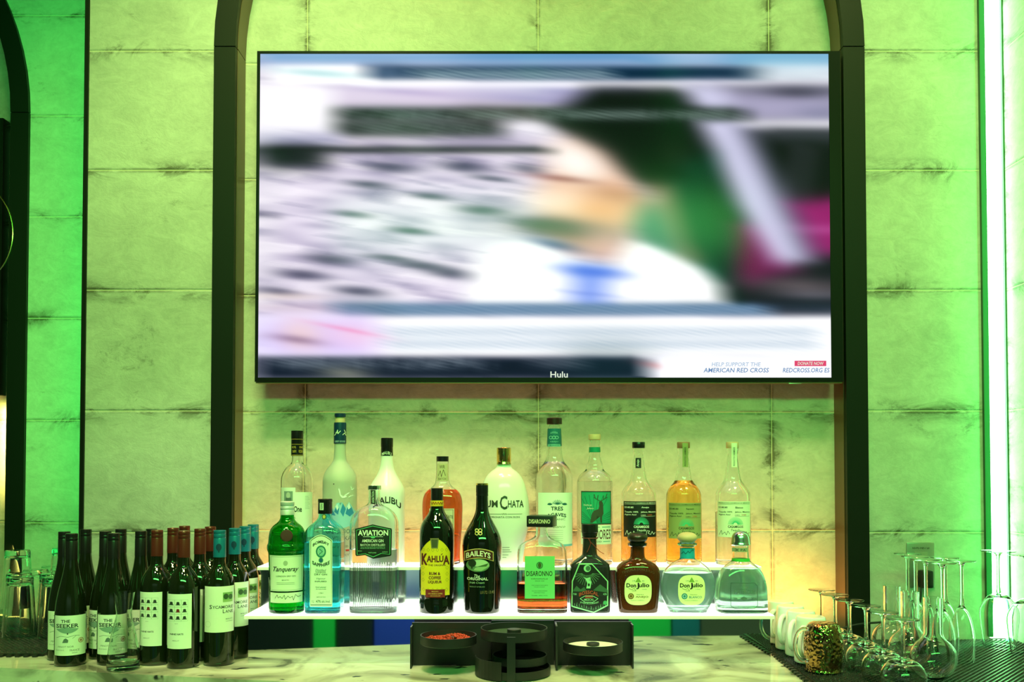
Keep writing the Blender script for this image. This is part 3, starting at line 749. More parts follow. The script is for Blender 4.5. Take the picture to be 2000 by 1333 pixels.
l.text('Tanqueray', 533, 1108, 583, 1120, DARK, .015, .35); l.text('LONDON DRY GIN', 539, 1125, 577, 1128, (70, 80, 65), .005); l.text('IMPORTED', 550, 1133, 564, 1135, GREY); l.rect(540, 1139, 575, 1139.5, GREY); l.rect(540, 1142, 575, 1142.5, GREY)
l.build()
l = Label(b); l.rect(528, 1159, 591, 1179, TG); l.stroke([(537, 1170), (541, 1163), (543, 1169), (547, 1166), (551, 1170), (555, 1163), (557, 1172), (562, 1165), (566, 1169), (571, 1166), (573, 1174), (577, 1163), (582, 1168), (588, 1166)], .9, (50, 60, 45)); l.build('signature_label')
# 2 aqua square gin
b = Bottle('gin_bottle', 634, DL, ZLo, 'square pale aqua bottle with arched white label and black cap', G_LO, depth=.85, n=7)
b.body([(1003, 12.5, 1.0, 2), (1012, 13, 1.0, 2), (1020, 20, .95, 3), (1028, 29, .9, 5), (1036, 34.5, .85, 7), (1044, 35.5, .85, 8), (1120, 35.5, .85, 8), (1195, 34, .85, 8)], M['aqua_glass'], 'body', liquid=(mat('blue_spirit', (.30, .93, .95), 0, trans=.78, ior=1.33), 1058))
b.piece('cap', [(975, 13), (976, 14), (980, 14.2), (981, 13.6), (1003, 14), (1004, 13.4)], M['foil_black'], depth=1)
l = Label(b.add_prof([(975, 14.3), (1004, 14.3)], depth=1)); l.rect(624, 983, 632, 997, (190, 215, 180)); l.text('GIN', 626, 985, 630, 995, DARK, rot=1); l.build('cap_label')
l = Label(b); ap = [(605, 1186), (605, 1056)]+[(605+44*(i/12), 1056-11*math.sin(PI*i/12)) for i in range(1, 12)]+[(649, 1056), (649, 1186)]
l.poly(ap, (214, 236, 204)); l.ring([(606.5+41*(i/12), 1056.5-10*math.sin(PI*i/12)) for i in range(13)]+[(647.5, 1183), (606.5, 1183)], 1.0, (25, 60, 50))
l.text('BOMBAY', 611, 1056, 643, 1062, (25, 45, 40), .03, arc=7)
l.ring([(627+10*math.cos(k*PI/10), 1078+12*math.sin(k*PI/10)) for k in range(20)], 2.6, (40, 120, 100)); l.ell(627, 1078, 6, 8, (120, 185, 160)); l.stroke([(624, 1073), (630, 1078), (623, 1084)], 1, (30, 90, 80)); l.ell(627, 1095, 4.5, 5, (35, 110, 100)); l.ell(627, 1095, 2, 2.5, (30, 80, 130))
l.text('SAPPHIRE', 610, 1101, 644, 1108, (25, 45, 40), .03, arc=-6)
l.text('Distilled', 616, 1112, 637, 1117, (60, 90, 80), 0, .3); l.text('LONDON', 617, 1117.5, 636, 1120, DARK); l.text('DRY GIN', 614, 1121, 639, 1124.5, DARK, .01); l.text('Vapour', 618, 1129, 636, 1133.5, (60, 90, 80), 0, .3); l.text('INFUSED', 615, 1135, 638, 1138, DARK); l.text('Hand selected', 616, 1146, 637, 1149, (60, 90, 80), 0, .3); l.text('botanicals', 617, 1150, 637, 1152.5, (60, 90, 80), 0, .3)
l.text('1761', 623, 1158, 631, 1160.5, DARK); l.text('IMPORTED', 618, 1166, 636, 1168, GREY); l.text('1L', 609, 1173, 613, 1178, GREY); l.text('47% alc./vol.', 617, 1173, 645, 1178, (60, 80, 70)); l.build()
l = Label(b.add_prof([(1003, 13), (1012, 13.5)], depth=1, grow=.004)); l.ell(633, 1010, 4.5, 5.5, (60, 90, 70)); l.ell(633, 1010, 2.6, 3.4, (190, 180, 70)); l.build('medallion')
# 3 clear gin, black hexagonal label, fluted
b = Bottle('gin_bottle', 730.5, DL, ZLo, 'clear fluted bottle with large black six-sided label', G_LO, depth=.62, n=3.4)
b.body([(957, 10.5, 1.0, 2), (980, 11, 1.0, 2), (987, 15, .9, 2), (993, 28, .75, 2.4), (1002, 39, .65, 3), (1014, 45, .62, 3.4), (1026, 47, .62, 3.6), (1195, 46.5, .62, 3.6)], M['glass'], 'body', t=.003, liquid=(M['water'], 1072), base=.012, segs=56)
b.piece('cap', [(949, 12.5), (950, 13), (956.5, 13), (957, 12.5)], M['silver'], depth=1)
l = Label(b.add_prof([(949, 13.3), (957, 13.3), (960, 11.5), (985, 11.5)], depth=1)); l.rect(724, 958, 733, 985, DARK); l.text('AVIATION', 726, 960, 731, 983, PAPER, .01, rot=1); l.rect(728, 949.5, 736, 957, DARK); l.build('neck_label')
bm = bmesh.new()   # flutes inside the lower body
for k in range(-9, 10):
    x = b.W(k*4.0); yf = b.front(x, b.L(1120))
    for s_ in (-1, 1):
        tube(bm, [(x, s_*(yf-.0042), b.L(1186)), (x, s_*(yf-.0042), b.L(1100))], .0011, 6)
obj('flutes', bm, M['thick_glass'], b.root)
l = Label(b); hx = [(693, 1034), (728, 1025), (764, 1033), (765, 1036), (764, 1085), (762, 1087), (745, 1084), (729, 1092), (713, 1085), (696, 1087), (694, 1085), (693, 1036)]
l.poly(hx, (14, 24, 18)); l.ring([(695.5, 1036), (728, 1027.5), (762, 1035), (761.5, 1084), (745, 1082), (729, 1089), (713, 1082.5), (697, 1084.5)], .9, (90, 190, 120))
l.text('AVIATION', 699, 1036, 758, 1047, PAPER, .03); l.line(709, 1049, 748, 1049, .8, PAPER); l.poly([(722, 1048), (735, 1048), (731, 1052), (726, 1052)], (90, 190, 120)); l.text('AMERICAN GIN', 707, 1054, 749, 1060, PAPER, .015); l.text('BATCH DISTILLED', 704, 1063, 752, 1067, PAPER, .01); l.text('WITH AN ADVENTUROUS BLEND OF', 704, 1068.6, 752, 1070, (130, 190, 140)); l.text('SPICES FROM AROUND THE WORLD', 704, 1071, 752, 1072.6, (130, 190, 140)); l.text('42% ALC', 699, 1076, 707, 1078, (130, 190, 140)); l.text('PORTLAND', 720, 1079, 735, 1081.5, (130, 190, 140)); l.text('84 PROOF', 747, 1078, 757, 1080, (130, 190, 140)); l.build()
# 4 coffee liqueur
b = Bottle('liqueur_bottle', 853, DL, ZLo, 'dark bottle with bright yellow round-topped label and black cap', G_LO)
b.body([(978, 12), (992, 12.5), (1000, 15), (1008, 20), (1017, 27), (1028, 32), (1040, 34), (1080, 34), (1100, 33.5), (1106, 34.5), (1163, 34), (1168, 32.5), (1176, 34.5), (1195, 34)], M['black_glass'], 'body', shell=False)
b.piece('cap', [(954, 11), (955, 12), (975, 12), (976, 11.7), (979, 12.3)], M['foil_black'])
np_ = [(978, 12.6), (989, 13)]; b.piece('neck_band', np_, ink((225, 185, 35)), grow=.0004)
l = Label(b.add_prof(np_, grow=.0007)); l.stroke([(841+2.4*k, 986 if k % 2 else 981) for k in range(11)], 1.1, (150, 35, 25)); l.build('neck_print')
l = Label(b); Yw = (226, 200, 30)
l.poly([(822, 1164), (821, 1080)]+[(821+58*(i/14), 1080-27*math.sin(PI*i/14)**.8) for i in range(1, 14)]+[(879, 1080), (878, 1164)], Yw)
for r_ in range(7):
    for c_ in range(6):
        x = 827+c_*9+(4.5 if r_ % 2 else 0); y = 1075+r_*13
        if x < 875 and not (1083 < y < 1143): l.ring([(x-3, y), (x, y-4), (x+3, y), (x, y+4)], .7, (170, 150, 20))
for y in (1110, 1122, 1134):
    for x in (826, 873): l.ring([(x-3, y), (x, y-4), (x+3, y), (x, y+4)], .7, (170, 150, 20))
l.poly([(840, 1052), (857, 1052), (855, 1072), (842, 1072)], (130, 120, 70)); l.poly([(842, 1054), (855, 1054), (853.5, 1070), (843.5, 1070)], (70, 75, 45))
Rd = (95, 20, 25); l.text('K', 823, 1082, 835, 1105, Rd, .05); l.text('AHL', 833, 1086, 858, 1099, Rd, .04); l.text('U', 857.5, 1086, 866, 1099, Rd, .04); l.text('A', 865, 1086, 878, 1104, Rd, .04); l.line(861, 1085, 864, 1082, 1.5, Rd)
l.text('THE ORIGINAL', 836, 1103, 871, 1106.5, Rd, .02); l.text('RUM &', 838, 1118, 860, 1124, Rd, .04); l.text('COFFEE', 837, 1126, 861, 1132.5, Rd, .04); l.text('LIQUEUR', 836, 1134.5, 863, 1141, Rd, .04)
l.rect(831, 1152, 869, 1168, (120, 30, 22)); l.text('MADE WITH', 843, 1155, 856, 1157, (220, 190, 90)); l.text('100% ARABICA COFFEE', 836, 1159, 864, 1161.5, (220, 190, 90), .01); l.text('AND SUGARCANE', 840, 1163.5, 860, 1165.5, (220, 190, 90)); l.build()
# 5 irish cream
b = Bottle('liqueur_bottle', 941.5, DL, ZLo, 'tall black bottle with gold-edged maroon banner and landscape oval', G_LO)
b.body([(968, 11.5), (992, 12), (1000, 13), (1010, 16.5), (1022, 23), (1036, 31), (1050, 36.5), (1062, 38.5), (1080, 38), (1120, 36), (1195, 35)], M['black_glass'], 'body', shell=False)
b.zcuts = [b.L(y) for y in range(1030, 1120, 8)]
b.piece('cap', [(944.5, 11), (945, 12), (948, 12)], M['gold']); b.piece('collar', [(948.2, 12), (962, 12), (963, 11.7), (969, 12)], M['foil_black'])
l = Label(b); Gd = (215, 185, 110)
def arcband(x0, x1, y0, y1, sag, c, n=12):
    t_ = [(x0+(x1-x0)*i/n, y0+sag*((2*i/n-1)**2)) for i in range(n+1)]; u_ = [(x, y+(y1-y0)) for x, y in reversed(t_)]; l.poly(t_+u_, c)
for cx_, cy_ in ((931, 1037), (938, 1037), (931, 1043), (938, 1043)): l.ring([(cx_+3.8*math.cos(k*PI/7), cy_+3.6*math.sin(k*PI/7)) for k in range(14)], 1.1, Gd)
arcband(906, 964, 1072, 1091, 7, Gd); arcband(907.5, 962.5, 1073.5, 1089.5, 7, (70, 22, 18)); l.text('BAILEYS', 910, 1076, 958, 1087, (240, 236, 205), .02, arc=6)
l.ell(933, 1105, 23, 13, (90, 130, 85)); l.ell(937, 1101, 16, 7, (175, 205, 160)); l.ell(922, 1101, 8, 7.5, (25, 45, 25)); l.rect(920, 1106, 923, 1112, (25, 45, 25)); l.poly([(928, 1110), (955, 1100), (956, 1107), (940, 1116), (925, 1115)], (150, 185, 130)); l.poly([(930, 1108), (954, 1101), (950, 1107)], (60, 95, 50))
l.text('The', 926, 1123, 937, 1129, PAPER, 0, .3); l.text('ORIGINAL', 912, 1129, 953, 1134.5, PAPER, .01); l.text('Irish Cream', 917, 1137, 946, 1141, (170, 200, 160), 0, .3); l.text('PRODUCT OF IRELAND', 917, 1146, 947, 1148.5, (130, 150, 120)); l.text('L0172 13:45', 938, 1155, 966, 1161, (110, 100, 60)); l.build()
# 6 square amaretto
b = Bottle('liqueur_bottle', 1058.5, DL, ZLo, 'wavy square glass bottle with black block cap and green label, part full of red liqueur', G_LO, depth=.55, n=5)
b.body([(1029, 11.5, 1, 2), (1046, 12, 1, 2), (1053, 20, .8, 2.5), (1059, 34, .65, 3.5), (1066, 44, .57, 5), (1076, 48.5, .55, 6), (1120, 49, .55, 6), (1195, 48.5, .55, 6)], M['wavy_glass'], 'body', t=.003, liquid=(M['amaretto'], 1138), base=.010)
bm = bmesh.new(); hw = b.W(25.5); z0, z1 = b.L(1029), b.L(1007); box(bm, -hw, hw, -hw, hw, z0, z1, .002); o = obj('cap', bm, M['black'], b.root); o.rotation_euler = (0, 0, math.radians(-12))
bm = bmesh.new(); V, P = glyphs('DISARONNO', .02)
vs = [bm.verts.new((-hw*.82+u*hw*1.64, -hw-.0004, z0+(z1-z0)*(.32+.38*v))) for u, v in V]
for f in P: bm.faces.new([vs[i] for i in f])
o2 = obj('cap_print', bm, ink((215, 215, 170)), o, False, recalc=False)
l = Label(b); l.rect(1025, 1087, 1083.5, 1170, (105, 200, 115)); l.ell(1054, 1105, 3.5, 5, (60, 80, 30)); l.ring([(1054+6.5*math.cos(k*PI/8), 1105+7*math.sin(k*PI/8)) for k in range(16)], 1.6, (40, 110, 60)); l.text('DISARONNO', 1028, 1116, 1079, 1126, (14, 30, 18), .015); l.text('ORIGINALE', 1037, 1130, 1070, 1132.6, (40, 80, 45)); l.text('SINCE 1525', 1045, 1134.5, 1063, 1136.5, (40, 80, 45)); l.text("THE WORLD'S FAVOURITE", 1038, 1143, 1070, 1145, (50, 110, 60)); l.text('ITALIAN LIQUEUR', 1043, 1146.5, 1064, 1148.5, (50, 110, 60)); l.text('ILLVA SARONNO', 1039, 1154, 1069, 1156, (50, 110, 60)); l.text('SARONNO ITALIA', 1043, 1157.5, 1064, 1159.5, (50, 110, 60)); l.text('700ML 28% VOL', 1038, 1163, 1070, 1165, (50, 110, 60)); l.build()
# 7 mezcal, six-sided
b = Bottle('mezcal_bottle', 1152, DL, ZLo, 'dark six-sided bottle with black and mint engraved label and red cord', G_LO, depth=.55, n=4)
b.body([(1047, 13, 1, 2), (1082, 14, 1, 2), (1086, 16, .9, 2.5), (1100, 36, .6, 5), (1104, 38.5, .55, 6), (1140, 39, .55, 6), (1195, 38.5, .55, 6)], M['smoke'], 'body', shell=False)
b.piece('cap', [(1024, 15.6), (1024.6, 16.3), (1040, 16.3), (1040.6, 15.6), (1048, 14.6)], M['foil_black'], depth=1)
l = Label(b); Mn = (140, 205, 150); Bk = (12, 16, 13)
hx = [(1131, 1101), (1156, 1101), (1188, 1136), (1188, 1184), (1160, 1198), (1116, 1186), (1117, 1136)]
l.poly(hx, Mn); cx_, cy_ = 1152, 1150; l.poly([(cx_+(x-cx_)*.94, cy_+(y-cy_)*.95) for x, y in hx], Bk)
l.ell(1147, 1111, 7, 7, Mn); l.ell(1148.5, 1111, 4.6, 5, (60, 100, 70))
for k in range(-7, 8):
    an = k*.20; l.line(1147+10*math.sin(an), 1120+4*math.cos(an), 1147+27*math.sin(an)*.95, 1118+27*math.cos(an), .7, (95, 150, 105))
l.poly([(1118, 1156), (1126, 1145), (1134, 1152), (1141, 1147), (1146, 1156)], (50, 90, 60)); l.poly([(1158, 1154), (1172, 1142), (1187, 1153), (1187, 1158)], (50, 90, 60))
l.poly([(1145, 1150), (1147, 1140), (1143, 1131), (1139, 1128), (1146, 1130), (1153, 1128), (1150, 1134), (1155, 1138), (1153, 1150)], Mn); l.ell(1150, 1143, 2, 3, Bk)
l.rect(1118, 1158, 1187, 1165, (20, 30, 22)); arcs = [(1131+38*i/10, 1154+5*((2*i/10-1)**2)) for i in range(11)]; l.poly(arcs+[(x, y+8) for x, y in reversed(arcs)], Bk)
l.text('BOSSCAL', 1131, 1154, 1169, 1161, (165, 70, 45), .02, arc=5); l.rect(1143, 1163, 1158, 1169, (140, 50, 35)); l.stroke([(1133, 1170), (1142, 1165), (1158, 1165), (1168, 1170), (1158, 1177), (1143, 1177), (1133, 1170)], 1, Mn); l.text('MEZCAL', 1141, 1170, 1160, 1174, Mn)
l.text('JOVEN DE DURANGO', 1133, 1178, 1169, 1182, Mn, arc=-3)
for k in range(22): x = 1119+3.1*k; h_ = 4+(k*7 % 5); yb = 1185+ (x-1117)*.22 if x < 1160 else 1194-(x-1160)*.36; l.line(x, yb-1, x+(k % 3-1)*2, yb-h_-1, .7, (95, 150, 105))
l.text('750', 1119, 1159.5, 1126, 1163, Mn); l.text('42%', 1178, 1159.5, 1185, 1163, Mn); l.ell(1182, 1178, 4, 4, (60, 150, 90)); l.build()
bm = bmesh.new(); r_ = b.W(14.8)
tube(bm, [(r_*math.cos(a), r_*math.sin(a), b.L(1051)) for a in [2*PI*k/20 for k in range(20)]], .0009, 6, True)
P_ = lambda x, y: (at(x, y, DL).x-b.X, -r_-.002, b.L(y))
tube(bm, [P_(1148, 1052), P_(1152, 1058), P_(1161, 1067), P_(1169, 1076), (P_(1178, 1082)[0], -r_-.004, b.L(1081))], .0008, 6); tube(bm, [P_(1150, 1053), P_(1152, 1062), P_(1148, 1072), P_(1145, 1078)], .0008, 6)
obj('cord', bm, ink((120, 40, 25)), b.root)
# 8 dark anejo and 9 blanco
def donlabel(b, cx, kind, kc, ko):
    l = Label(b); l.ell(cx, 1153.5, 26.5, 29.5, (222, 232, 160), 40, 3.0)
    l.poly([(cx-4, 1136), (cx, 1128), (cx+4, 1136), (cx+6, 1138), (cx-6, 1138)], (120, 160, 60)); l.text('19', cx-11, 1134, cx-6, 1137, GREY); l.text('42', cx+7, 1134, cx+12, 1137, GREY)
    l.text('Don', cx-23, 1140, cx-4, 1148.5, DARK, .035); l.text('J', cx-4, 1139, cx+2, 1152, DARK, .03); l.text('ulio', cx+1, 1139.5, cx+22, 1148, DARK, .03)
    l.stroke([(cx-19, 1150), (cx-13, 1153), (cx-8, 1150), (cx-4, 1155), (cx-12, 1155)], .7, DARK); l.text('1942', cx+8, 1151, cx+17, 1153, GREY)
    l.ell(cx-14, 1165.5, 5.8, 6, kc); l.ell(cx-14, 1165.5, 3.8, 4, ko); l.ell(cx-14, 1165.5, 2.4, 2.6, kc)
    l.text('TEQUILA', cx-4, 1161.5, cx+11, 1163.5, (70, 70, 50)); l.text(kind, cx-5, 1165, cx+20, 1169.5, kc, .02); l.text('PRODUCT OF MEXICO', cx-14, 1173, cx+12, 1174.6, GREY); l.build(); return l
b = Bottle('tequila_bottle', 1245.5, DL, ZLo, 'squat dark brown bottle with round dark stopper and oval cream label', G_LO, depth=.62, n=3.2)
b.body([(1066, 13.5, 1, 2), (1088, 13.5, 1, 2), (1093, 17, .9, 2.3), (1098, 29, .72, 3), (1105, 38, .65, 3.5), (1115, 42.5, .62, 4), (1130, 42.5, .62, 4), (1195, 37.5, .62, 4)], M['anejo'], 'body', t=.003, liquid=(mat('dark_tequila', (.30, .07, .02), 0, trans=1, ior=1.33), 1132))
b.piece('stopper', [(1040.5, 3), (1041, 9), (1043, 15), (1047, 19), (1051, 20), (1056, 18.5), (1060, 14), (1062, 12)], mat('dark_wood_stopper', lin((38, 30, 16)), .3), smooth=2, depth=1)
b.piece('collar', [(1060, 15), (1062, 19), (1066, 18.5), (1069, 14.5)], M['black_glass'], depth=1)
donlabel(b, 1246.5, 'ANEJO', (105, 75, 25), (180, 160, 90)); l = Label(b, .0002); l.text('TEQUILA DON JULIO', 1215, 1110, 1278, 1116, (80, 55, 25), 0, arc=8); l.build('embossing')
b = Bottle('tequila_bottle', 1343, DL, ZLo, 'rounded clear bottle with pale wood stopper and turquoise neck band', G_LO, depth=.55, n=2.6)
b.body([(1066, 13, 1, 2), (1090, 13.5, 1, 2), (1094, 18, .9, 2.2), (1101, 31, .7, 2.4), (1112, 43, .6, 2.6), (1126, 51, .55, 2.8), (1145, 53.5, .53, 2.8), (1165, 51, .55, 2.8), (1182, 43, .6, 2.8), (1195, 36, .65, 3)], M['glass'], 'body', t=.003, liquid=(M['tealwater'], 1118))
b.piece('stopper', [(1040, 4), (1041, 10), (1044, 16), (1049, 19.5), (1054, 19), (1059, 14), (1061, 12)], M['cork'], smooth=2, depth=1)
b.piece('collar', [(1060, 15), (1062, 19), (1065, 18.5), (1068, 14)], M['aqua_glass'], depth=1)
np_ = [(1071, 14), (1091, 14.3)]; b.piece('neck_band', np_, mat('turquoise_band', lin((25, 160, 185)), .45), grow=.0002, depth=1)
l = Label(b.add_prof(np_, depth=1, grow=.0005)); l.stroke([(1332, 1083), (1336, 1078), (1339, 1083), (1344, 1077), (1347, 1081), (1352, 1075), (1356, 1076)], .9, (10, 50, 70)); l.build('neck_print')
donlabel(b, 1351, 'BLANCO', (50, 120, 125), (150, 205, 190))
# 10 patron-like squat clear bottle
b = Bottle('tequila_bottle', 1447.5, DL, ZLo, 'squat clear bottle with silver ball stopper and green neck ribbon, right end of lower step', G_LO, depth=.62, n=3)
b.body([(1063, 15.5, 1, 2), (1090, 16, 1, 2), (1096, 18, .95, 2), (1103, 27, .8, 2.4), (1112, 37, .7, 2.8), (1125, 44, .65, 3.2), (1142, 48, .62, 3.6), (1165, 49.5, .62, 3.8), (1195, 48.5, .62, 4)], M['thick_glass'], 'body', t=.0035, liquid=(M['mintwater'], 1110), base=.012)
b.piece('stopper', [(1037, 3), (1038.5, 9), (1042, 14), (1048, 17), (1055, 18), (1060, 18.5), (1064, 20), (1066, 18)], M['silver'], smooth=2, depth=1)
np_ = [(1091, 16.6), (1097, 19)]; b.piece('ribbon', [(1091, 16.4), (1096.5, 17.6)], ink((50, 175, 50)), grow=.0006, depth=1)
l = Label(b.add_prof([(1063, 16), (1090, 16.3)], depth=1)); l.rect(1433, 1071, 1462, 1079, (150, 165, 125)); l.text('X PA', 1437, 1073, 1457, 1077.5, DARK, .01); l.build('neck_label')
l = Label(b); Pc = (80, 110, 95); l.ring([(1428, 1139), (1474, 1139), (1480, 1145), (1480, 1184), (1474, 1190), (1434, 1190), (1427, 1184), (1427, 1145)], .8, (45, 75, 65)); l.text('SILVER', 1446, 1147, 1462, 1150, Pc); l.text('PATRON', 1434, 1153, 1474, 1161, Pc, .005); l.text('No', 1433, 1167, 1440, 1172, Pc); l.ell(1453, 1170, 6, 3, Pc); l.line(1453, 1165, 1453, 1175, 1, Pc); l.text('20', 1467, 1167, 1474, 1172, Pc); l.build()
# ---------------------------------------------------------------- wine bottles on the counter
ZB = ZC+.0004
class P(Bottle): pass
def wine_proto(kind):
    if kind == 'seeker':
        b = Bottle('wine_bottle', 141, 2.060, ZB, '', None)
        b.body([(1089, 12.2), (1096, 12.8), (1110, 14.5), (1128, 18.5), (1150, 24.5), (1172, 29), (1190, 31.3), (1205, 32), (1298, 31.5)], M['wine_glass_dark'], 'body', shell=False)
        b.piece('cap', [(1042.5, 11.6), (1043.5, 12.6), (1050, 12.6), (1050.5, 12.1), (1052, 12.6), (1056, 12.6), (1056.6, 12.1), (1058, 12.7), (1093, 12.9)], M['foil_black'])
        l = Label(b); l.rect(110.5, 1203, 171, 1281, (226, 236, 212)); T = (45, 62, 55)
        l.text('THE', 122, 1211, 140, 1217, T, .03); l.text('SEEKER', 113, 1219, 157, 1227, T, .03)
        l.poly([(113, 1229)]+[(113+44*i/12, 1229+9*math.sin(PI*i/12)**.7) for i in range(1, 12)]+[(157, 1229), (135, 1226)], (128, 160, 140)); l.rect(134, 1237, 136.5, 1240, T)
        l.stroke([(114, 1246), (122, 1243), (136, 1245), (150, 1242), (159, 1243)], .8, (110, 130, 110)); l.stroke([(145, 1248), (152, 1243)], .8, (110, 130, 110)); l.poly([(125, 1256), (128, 1249), (132, 1247), (137, 1251), (136, 1256)], (90, 115, 100))
        l.ell(161.5, 1252.5, 5.2, 5.2, (175, 120, 95)); l.ell(161.5, 1252.5, 3.8, 3.8, (226, 236, 212)); l.ell(161.5, 1252.5, 2.6, 2.6, (175, 120, 95))
        l.text('PINOT NOIR', 117, 1262, 148, 1265.5, (120, 135, 110)); l.text('VIN DE FRANCE', 113, 1269, 129, 1271.5, (140, 155, 130)); l.text('FRANCE', 140, 1269, 159, 1273, (110, 125, 100)); l.text('2020', 144, 1275, 155, 1277, (90, 105, 85)); l.build()
    elif kind == 'hats':
        b = Bottle('wine_bottle', 358, 2.040, ZB, '', None)
        b.body([(1086, 11.8), (1104, 12), (1110, 15), (1117, 21), (1127, 27.5), (1140, 31.5), (1152, 32.5), (1303, 32)], M['wine_glass_dark'], 'body', shell=False)
        b.piece('cap', [(1037.5, 11.2), (1038.5, 12), (1045, 12), (1045.6, 11.6), (1047, 12), (1052, 12), (1052.6, 11.6), (1054, 12.1), (1089, 12.3)], M['foil_red'])
        l = Label(b); l.rect(327, 1161, 374, 1268, (226, 238, 212)); K = (38, 48, 40)
        for r_ in range(3):
            for c_ in range(3):
                x = 334+13*c_; y = 1179+14*r_; col = (120, 35, 35) if (r_, c_) == (1, 1) else K
                l.frame(x-6.4, y-7, x+6.6, y+7, .35, (150, 180, 140)); l.rect(x-4.6, y+2.2, x+4.6, y+3.6, col)
                l.poly([(x-3, y+2.4), (x-3, y-1), (x-1.8, y-3), (x+1.8, y-3), (x+3, y-1), (x+3, y+2.4)], col)
        l.text('NINE HATS', 332, 1237.5, 358, 1241, K, .03); l.text('MERLOT', 337, 1251, 350, 1253, GREY); l.text('2019', 341, 1218, 347, 1219.5, GREY); l.build()
    else:
        b = Bottle('wine_bottle', 430, 2.060, ZB, '', None)
        b.body([(1086, 11.8), (1103, 12), (1110, 16), (1117, 21), (1128, 27), (1142, 30), (1152, 30.8), (1298, 30)], M['wine_glass_dark'], 'body', shell=False)
        b.piece('cap', [(1036.5, 11.4), (1037.5, 12.4), (1043, 12.4), (1043.6, 12), (1045, 12.4), (1051, 12.4), (1051.6, 12), (1053, 12.5), (1089, 12.7)], M['foil_blue'])
        l = Label(b.add_prof([(1053, 12.6), (1089, 12.8)], grow=.0001)); l.ell(428, 1070, 5.5, 7, (8, 50, 75)); l.rect(427, 1073, 429.5, 1080, (8, 50, 75)); l.build('cap_print')
        l = Label(b); l.rect(401.5, 1147, 459, 1237, (222, 232, 204)); K = (45, 52, 45)
        l.rect(437, 1159, 456, 1178, (120, 165, 90)); l.ell(443, 1167, 5, 5.5, (50, 80, 40)); l.ell(452, 1168, 4, 5, (60, 90, 45)); l.rect(437, 1174, 456, 1178, (150, 180, 110))
        l.text('S', 411, 1183, 415.5, 1191, K, .02); l.text('YCAMORE', 416.5, 1184.5, 457, 1190.5, K, .01); l.text('L', 437, 1192, 441, 1199.5, K, .02); l.text('ANE', 442, 1193.5, 457, 1199.5, K, .01)
        l.text('MERLOT', 443, 1210, 456, 1212.5, GREY); l.text('CALIFORNIA', 443, 1215, 456, 1216.6, GREY); l.ring([(408+5.5*math.cos(k*PI/8), 1221+6*math.sin(k*PI/8)) for k in range(16)], .5, (190, 200, 175)); l.build()
    return b.root
KD = {'seeker': 'black-capped wine bottle', 'hats': 'maroon-capped wine bottle', 'lane': 'blue-capped wine bottle'}
WINE = {
 'seeker': [(-.982, 2.060, 0, 'airship label, front left corner of the wine group'), (-.893, 2.072, 0, 'airship label, just left of the small glass carafe'),
            (-1.030, 2.125, 0, 'leftmost of all, half hidden behind the front left bottle'), (-.941, 2.138, .5, 'second row between the two airship labels'),
            (-1.018, 2.206, .3, 'back row on the left by the wall'), (-.940, 2.220, .2, 'back row, third cap from the left at the rear'),
            (-.862, 2.146, .5, 'second row behind the small carafe'), (-.868, 2.224, .4, 'back row, beside the first maroon caps')],
 'hats': [(-.724, 2.040, 0, 'nine-hat label, standing furthest forward'), (-.796, 2.072, .16, 'nine-hat label, right behind the small carafe'),
          (-.789, 2.150, .3, 'second row, left file of maroon caps'), (-.790, 2.228, .3, 'back of the left file of maroon caps'),
          (-.716, 2.120, .3, 'second row, right file of maroon caps'), (-.718, 2.198, .3, 'back of the right file of maroon caps')],
 'lane': [(-.6535, 2.066, 0, 'cream tree label, front of the file beside the shelf'), (-.642, 2.140, 0, 'second of the file, label partly showing'),
          (-.640, 2.214, 0, 'third of the file, only a label sliver showing'), (-.641, 2.288, 0, 'last of the file, nearest the wall')]}
for kind in ('seeker', 'hats', 'lane'):
    proto = wine_proto(kind)
    for i, (x, y, rz, d) in enumerate(WINE[kind]):
        o = proto if i == 0 else copy_tree(proto)
        o.location = (x, y, ZB); o.rotation_euler = (0, 0, -math.atan2(x, y)-rz)
        o['label'] = KD[kind]+', '+d; o['category'] = 'wine bottle'; o['group'] = {'seeker': 'black-capped wine bottles', 'hats': 'maroon-capped wine bottles', 'lane': 'blue-capped wine bottles'}[kind]

# ---------------------------------------------------------------- glassware
def glass_lathe(prof, m, segs=48, name='bowl', parent=None, t=.0016, smooth=2, floor=None):
    """prof: (r,z) outline of the outside from closed end to open rim; makes a thin-walled vessel"""
    out = chaikin(prof, smooth); inn = []
    n = len(out)
    for i, (r, z) in enumerate(out):
        a = out[max(i-1, 0)]; c = out[min(i+1, n-1)]; dr, dz = c[0]-a[0], c[1]-a[1]; d = math.hypot(dr, dz) or 1
        nx, nz = dz/d, -dr/d
        s = 1 if (nx*1 >= 0 or True) else -1
        inn.append((r-nx*t*orient, z-nz*t*orient))
    return out, inn
def vessel(outer, inner, m, name, parent, segs=48):
    """outer and inner outlines (r,z); both run closed end -> rim"""
    bm = bmesh.new(); L = [(z, max(r, 0), max(r, 0), 2) for r, z in outer]+[(z, max(r, 0), max(r, 0), 2) for r, z in reversed(inner)]
    L = [(z, max(a, .00005), max(b_, .00005), n) for z, a, b_, n in L]
    loft(bm, L, segs, True, True)
    return obj(name, bm, m, parent)
def solid(outline, m, name, parent, segs=40):
    bm = bmesh.new(); loft(bm, [(z, max(r, .00005), max(r, .00005), 2) for r, z in outline], segs, True, True); return obj(name, bm, m, parent)

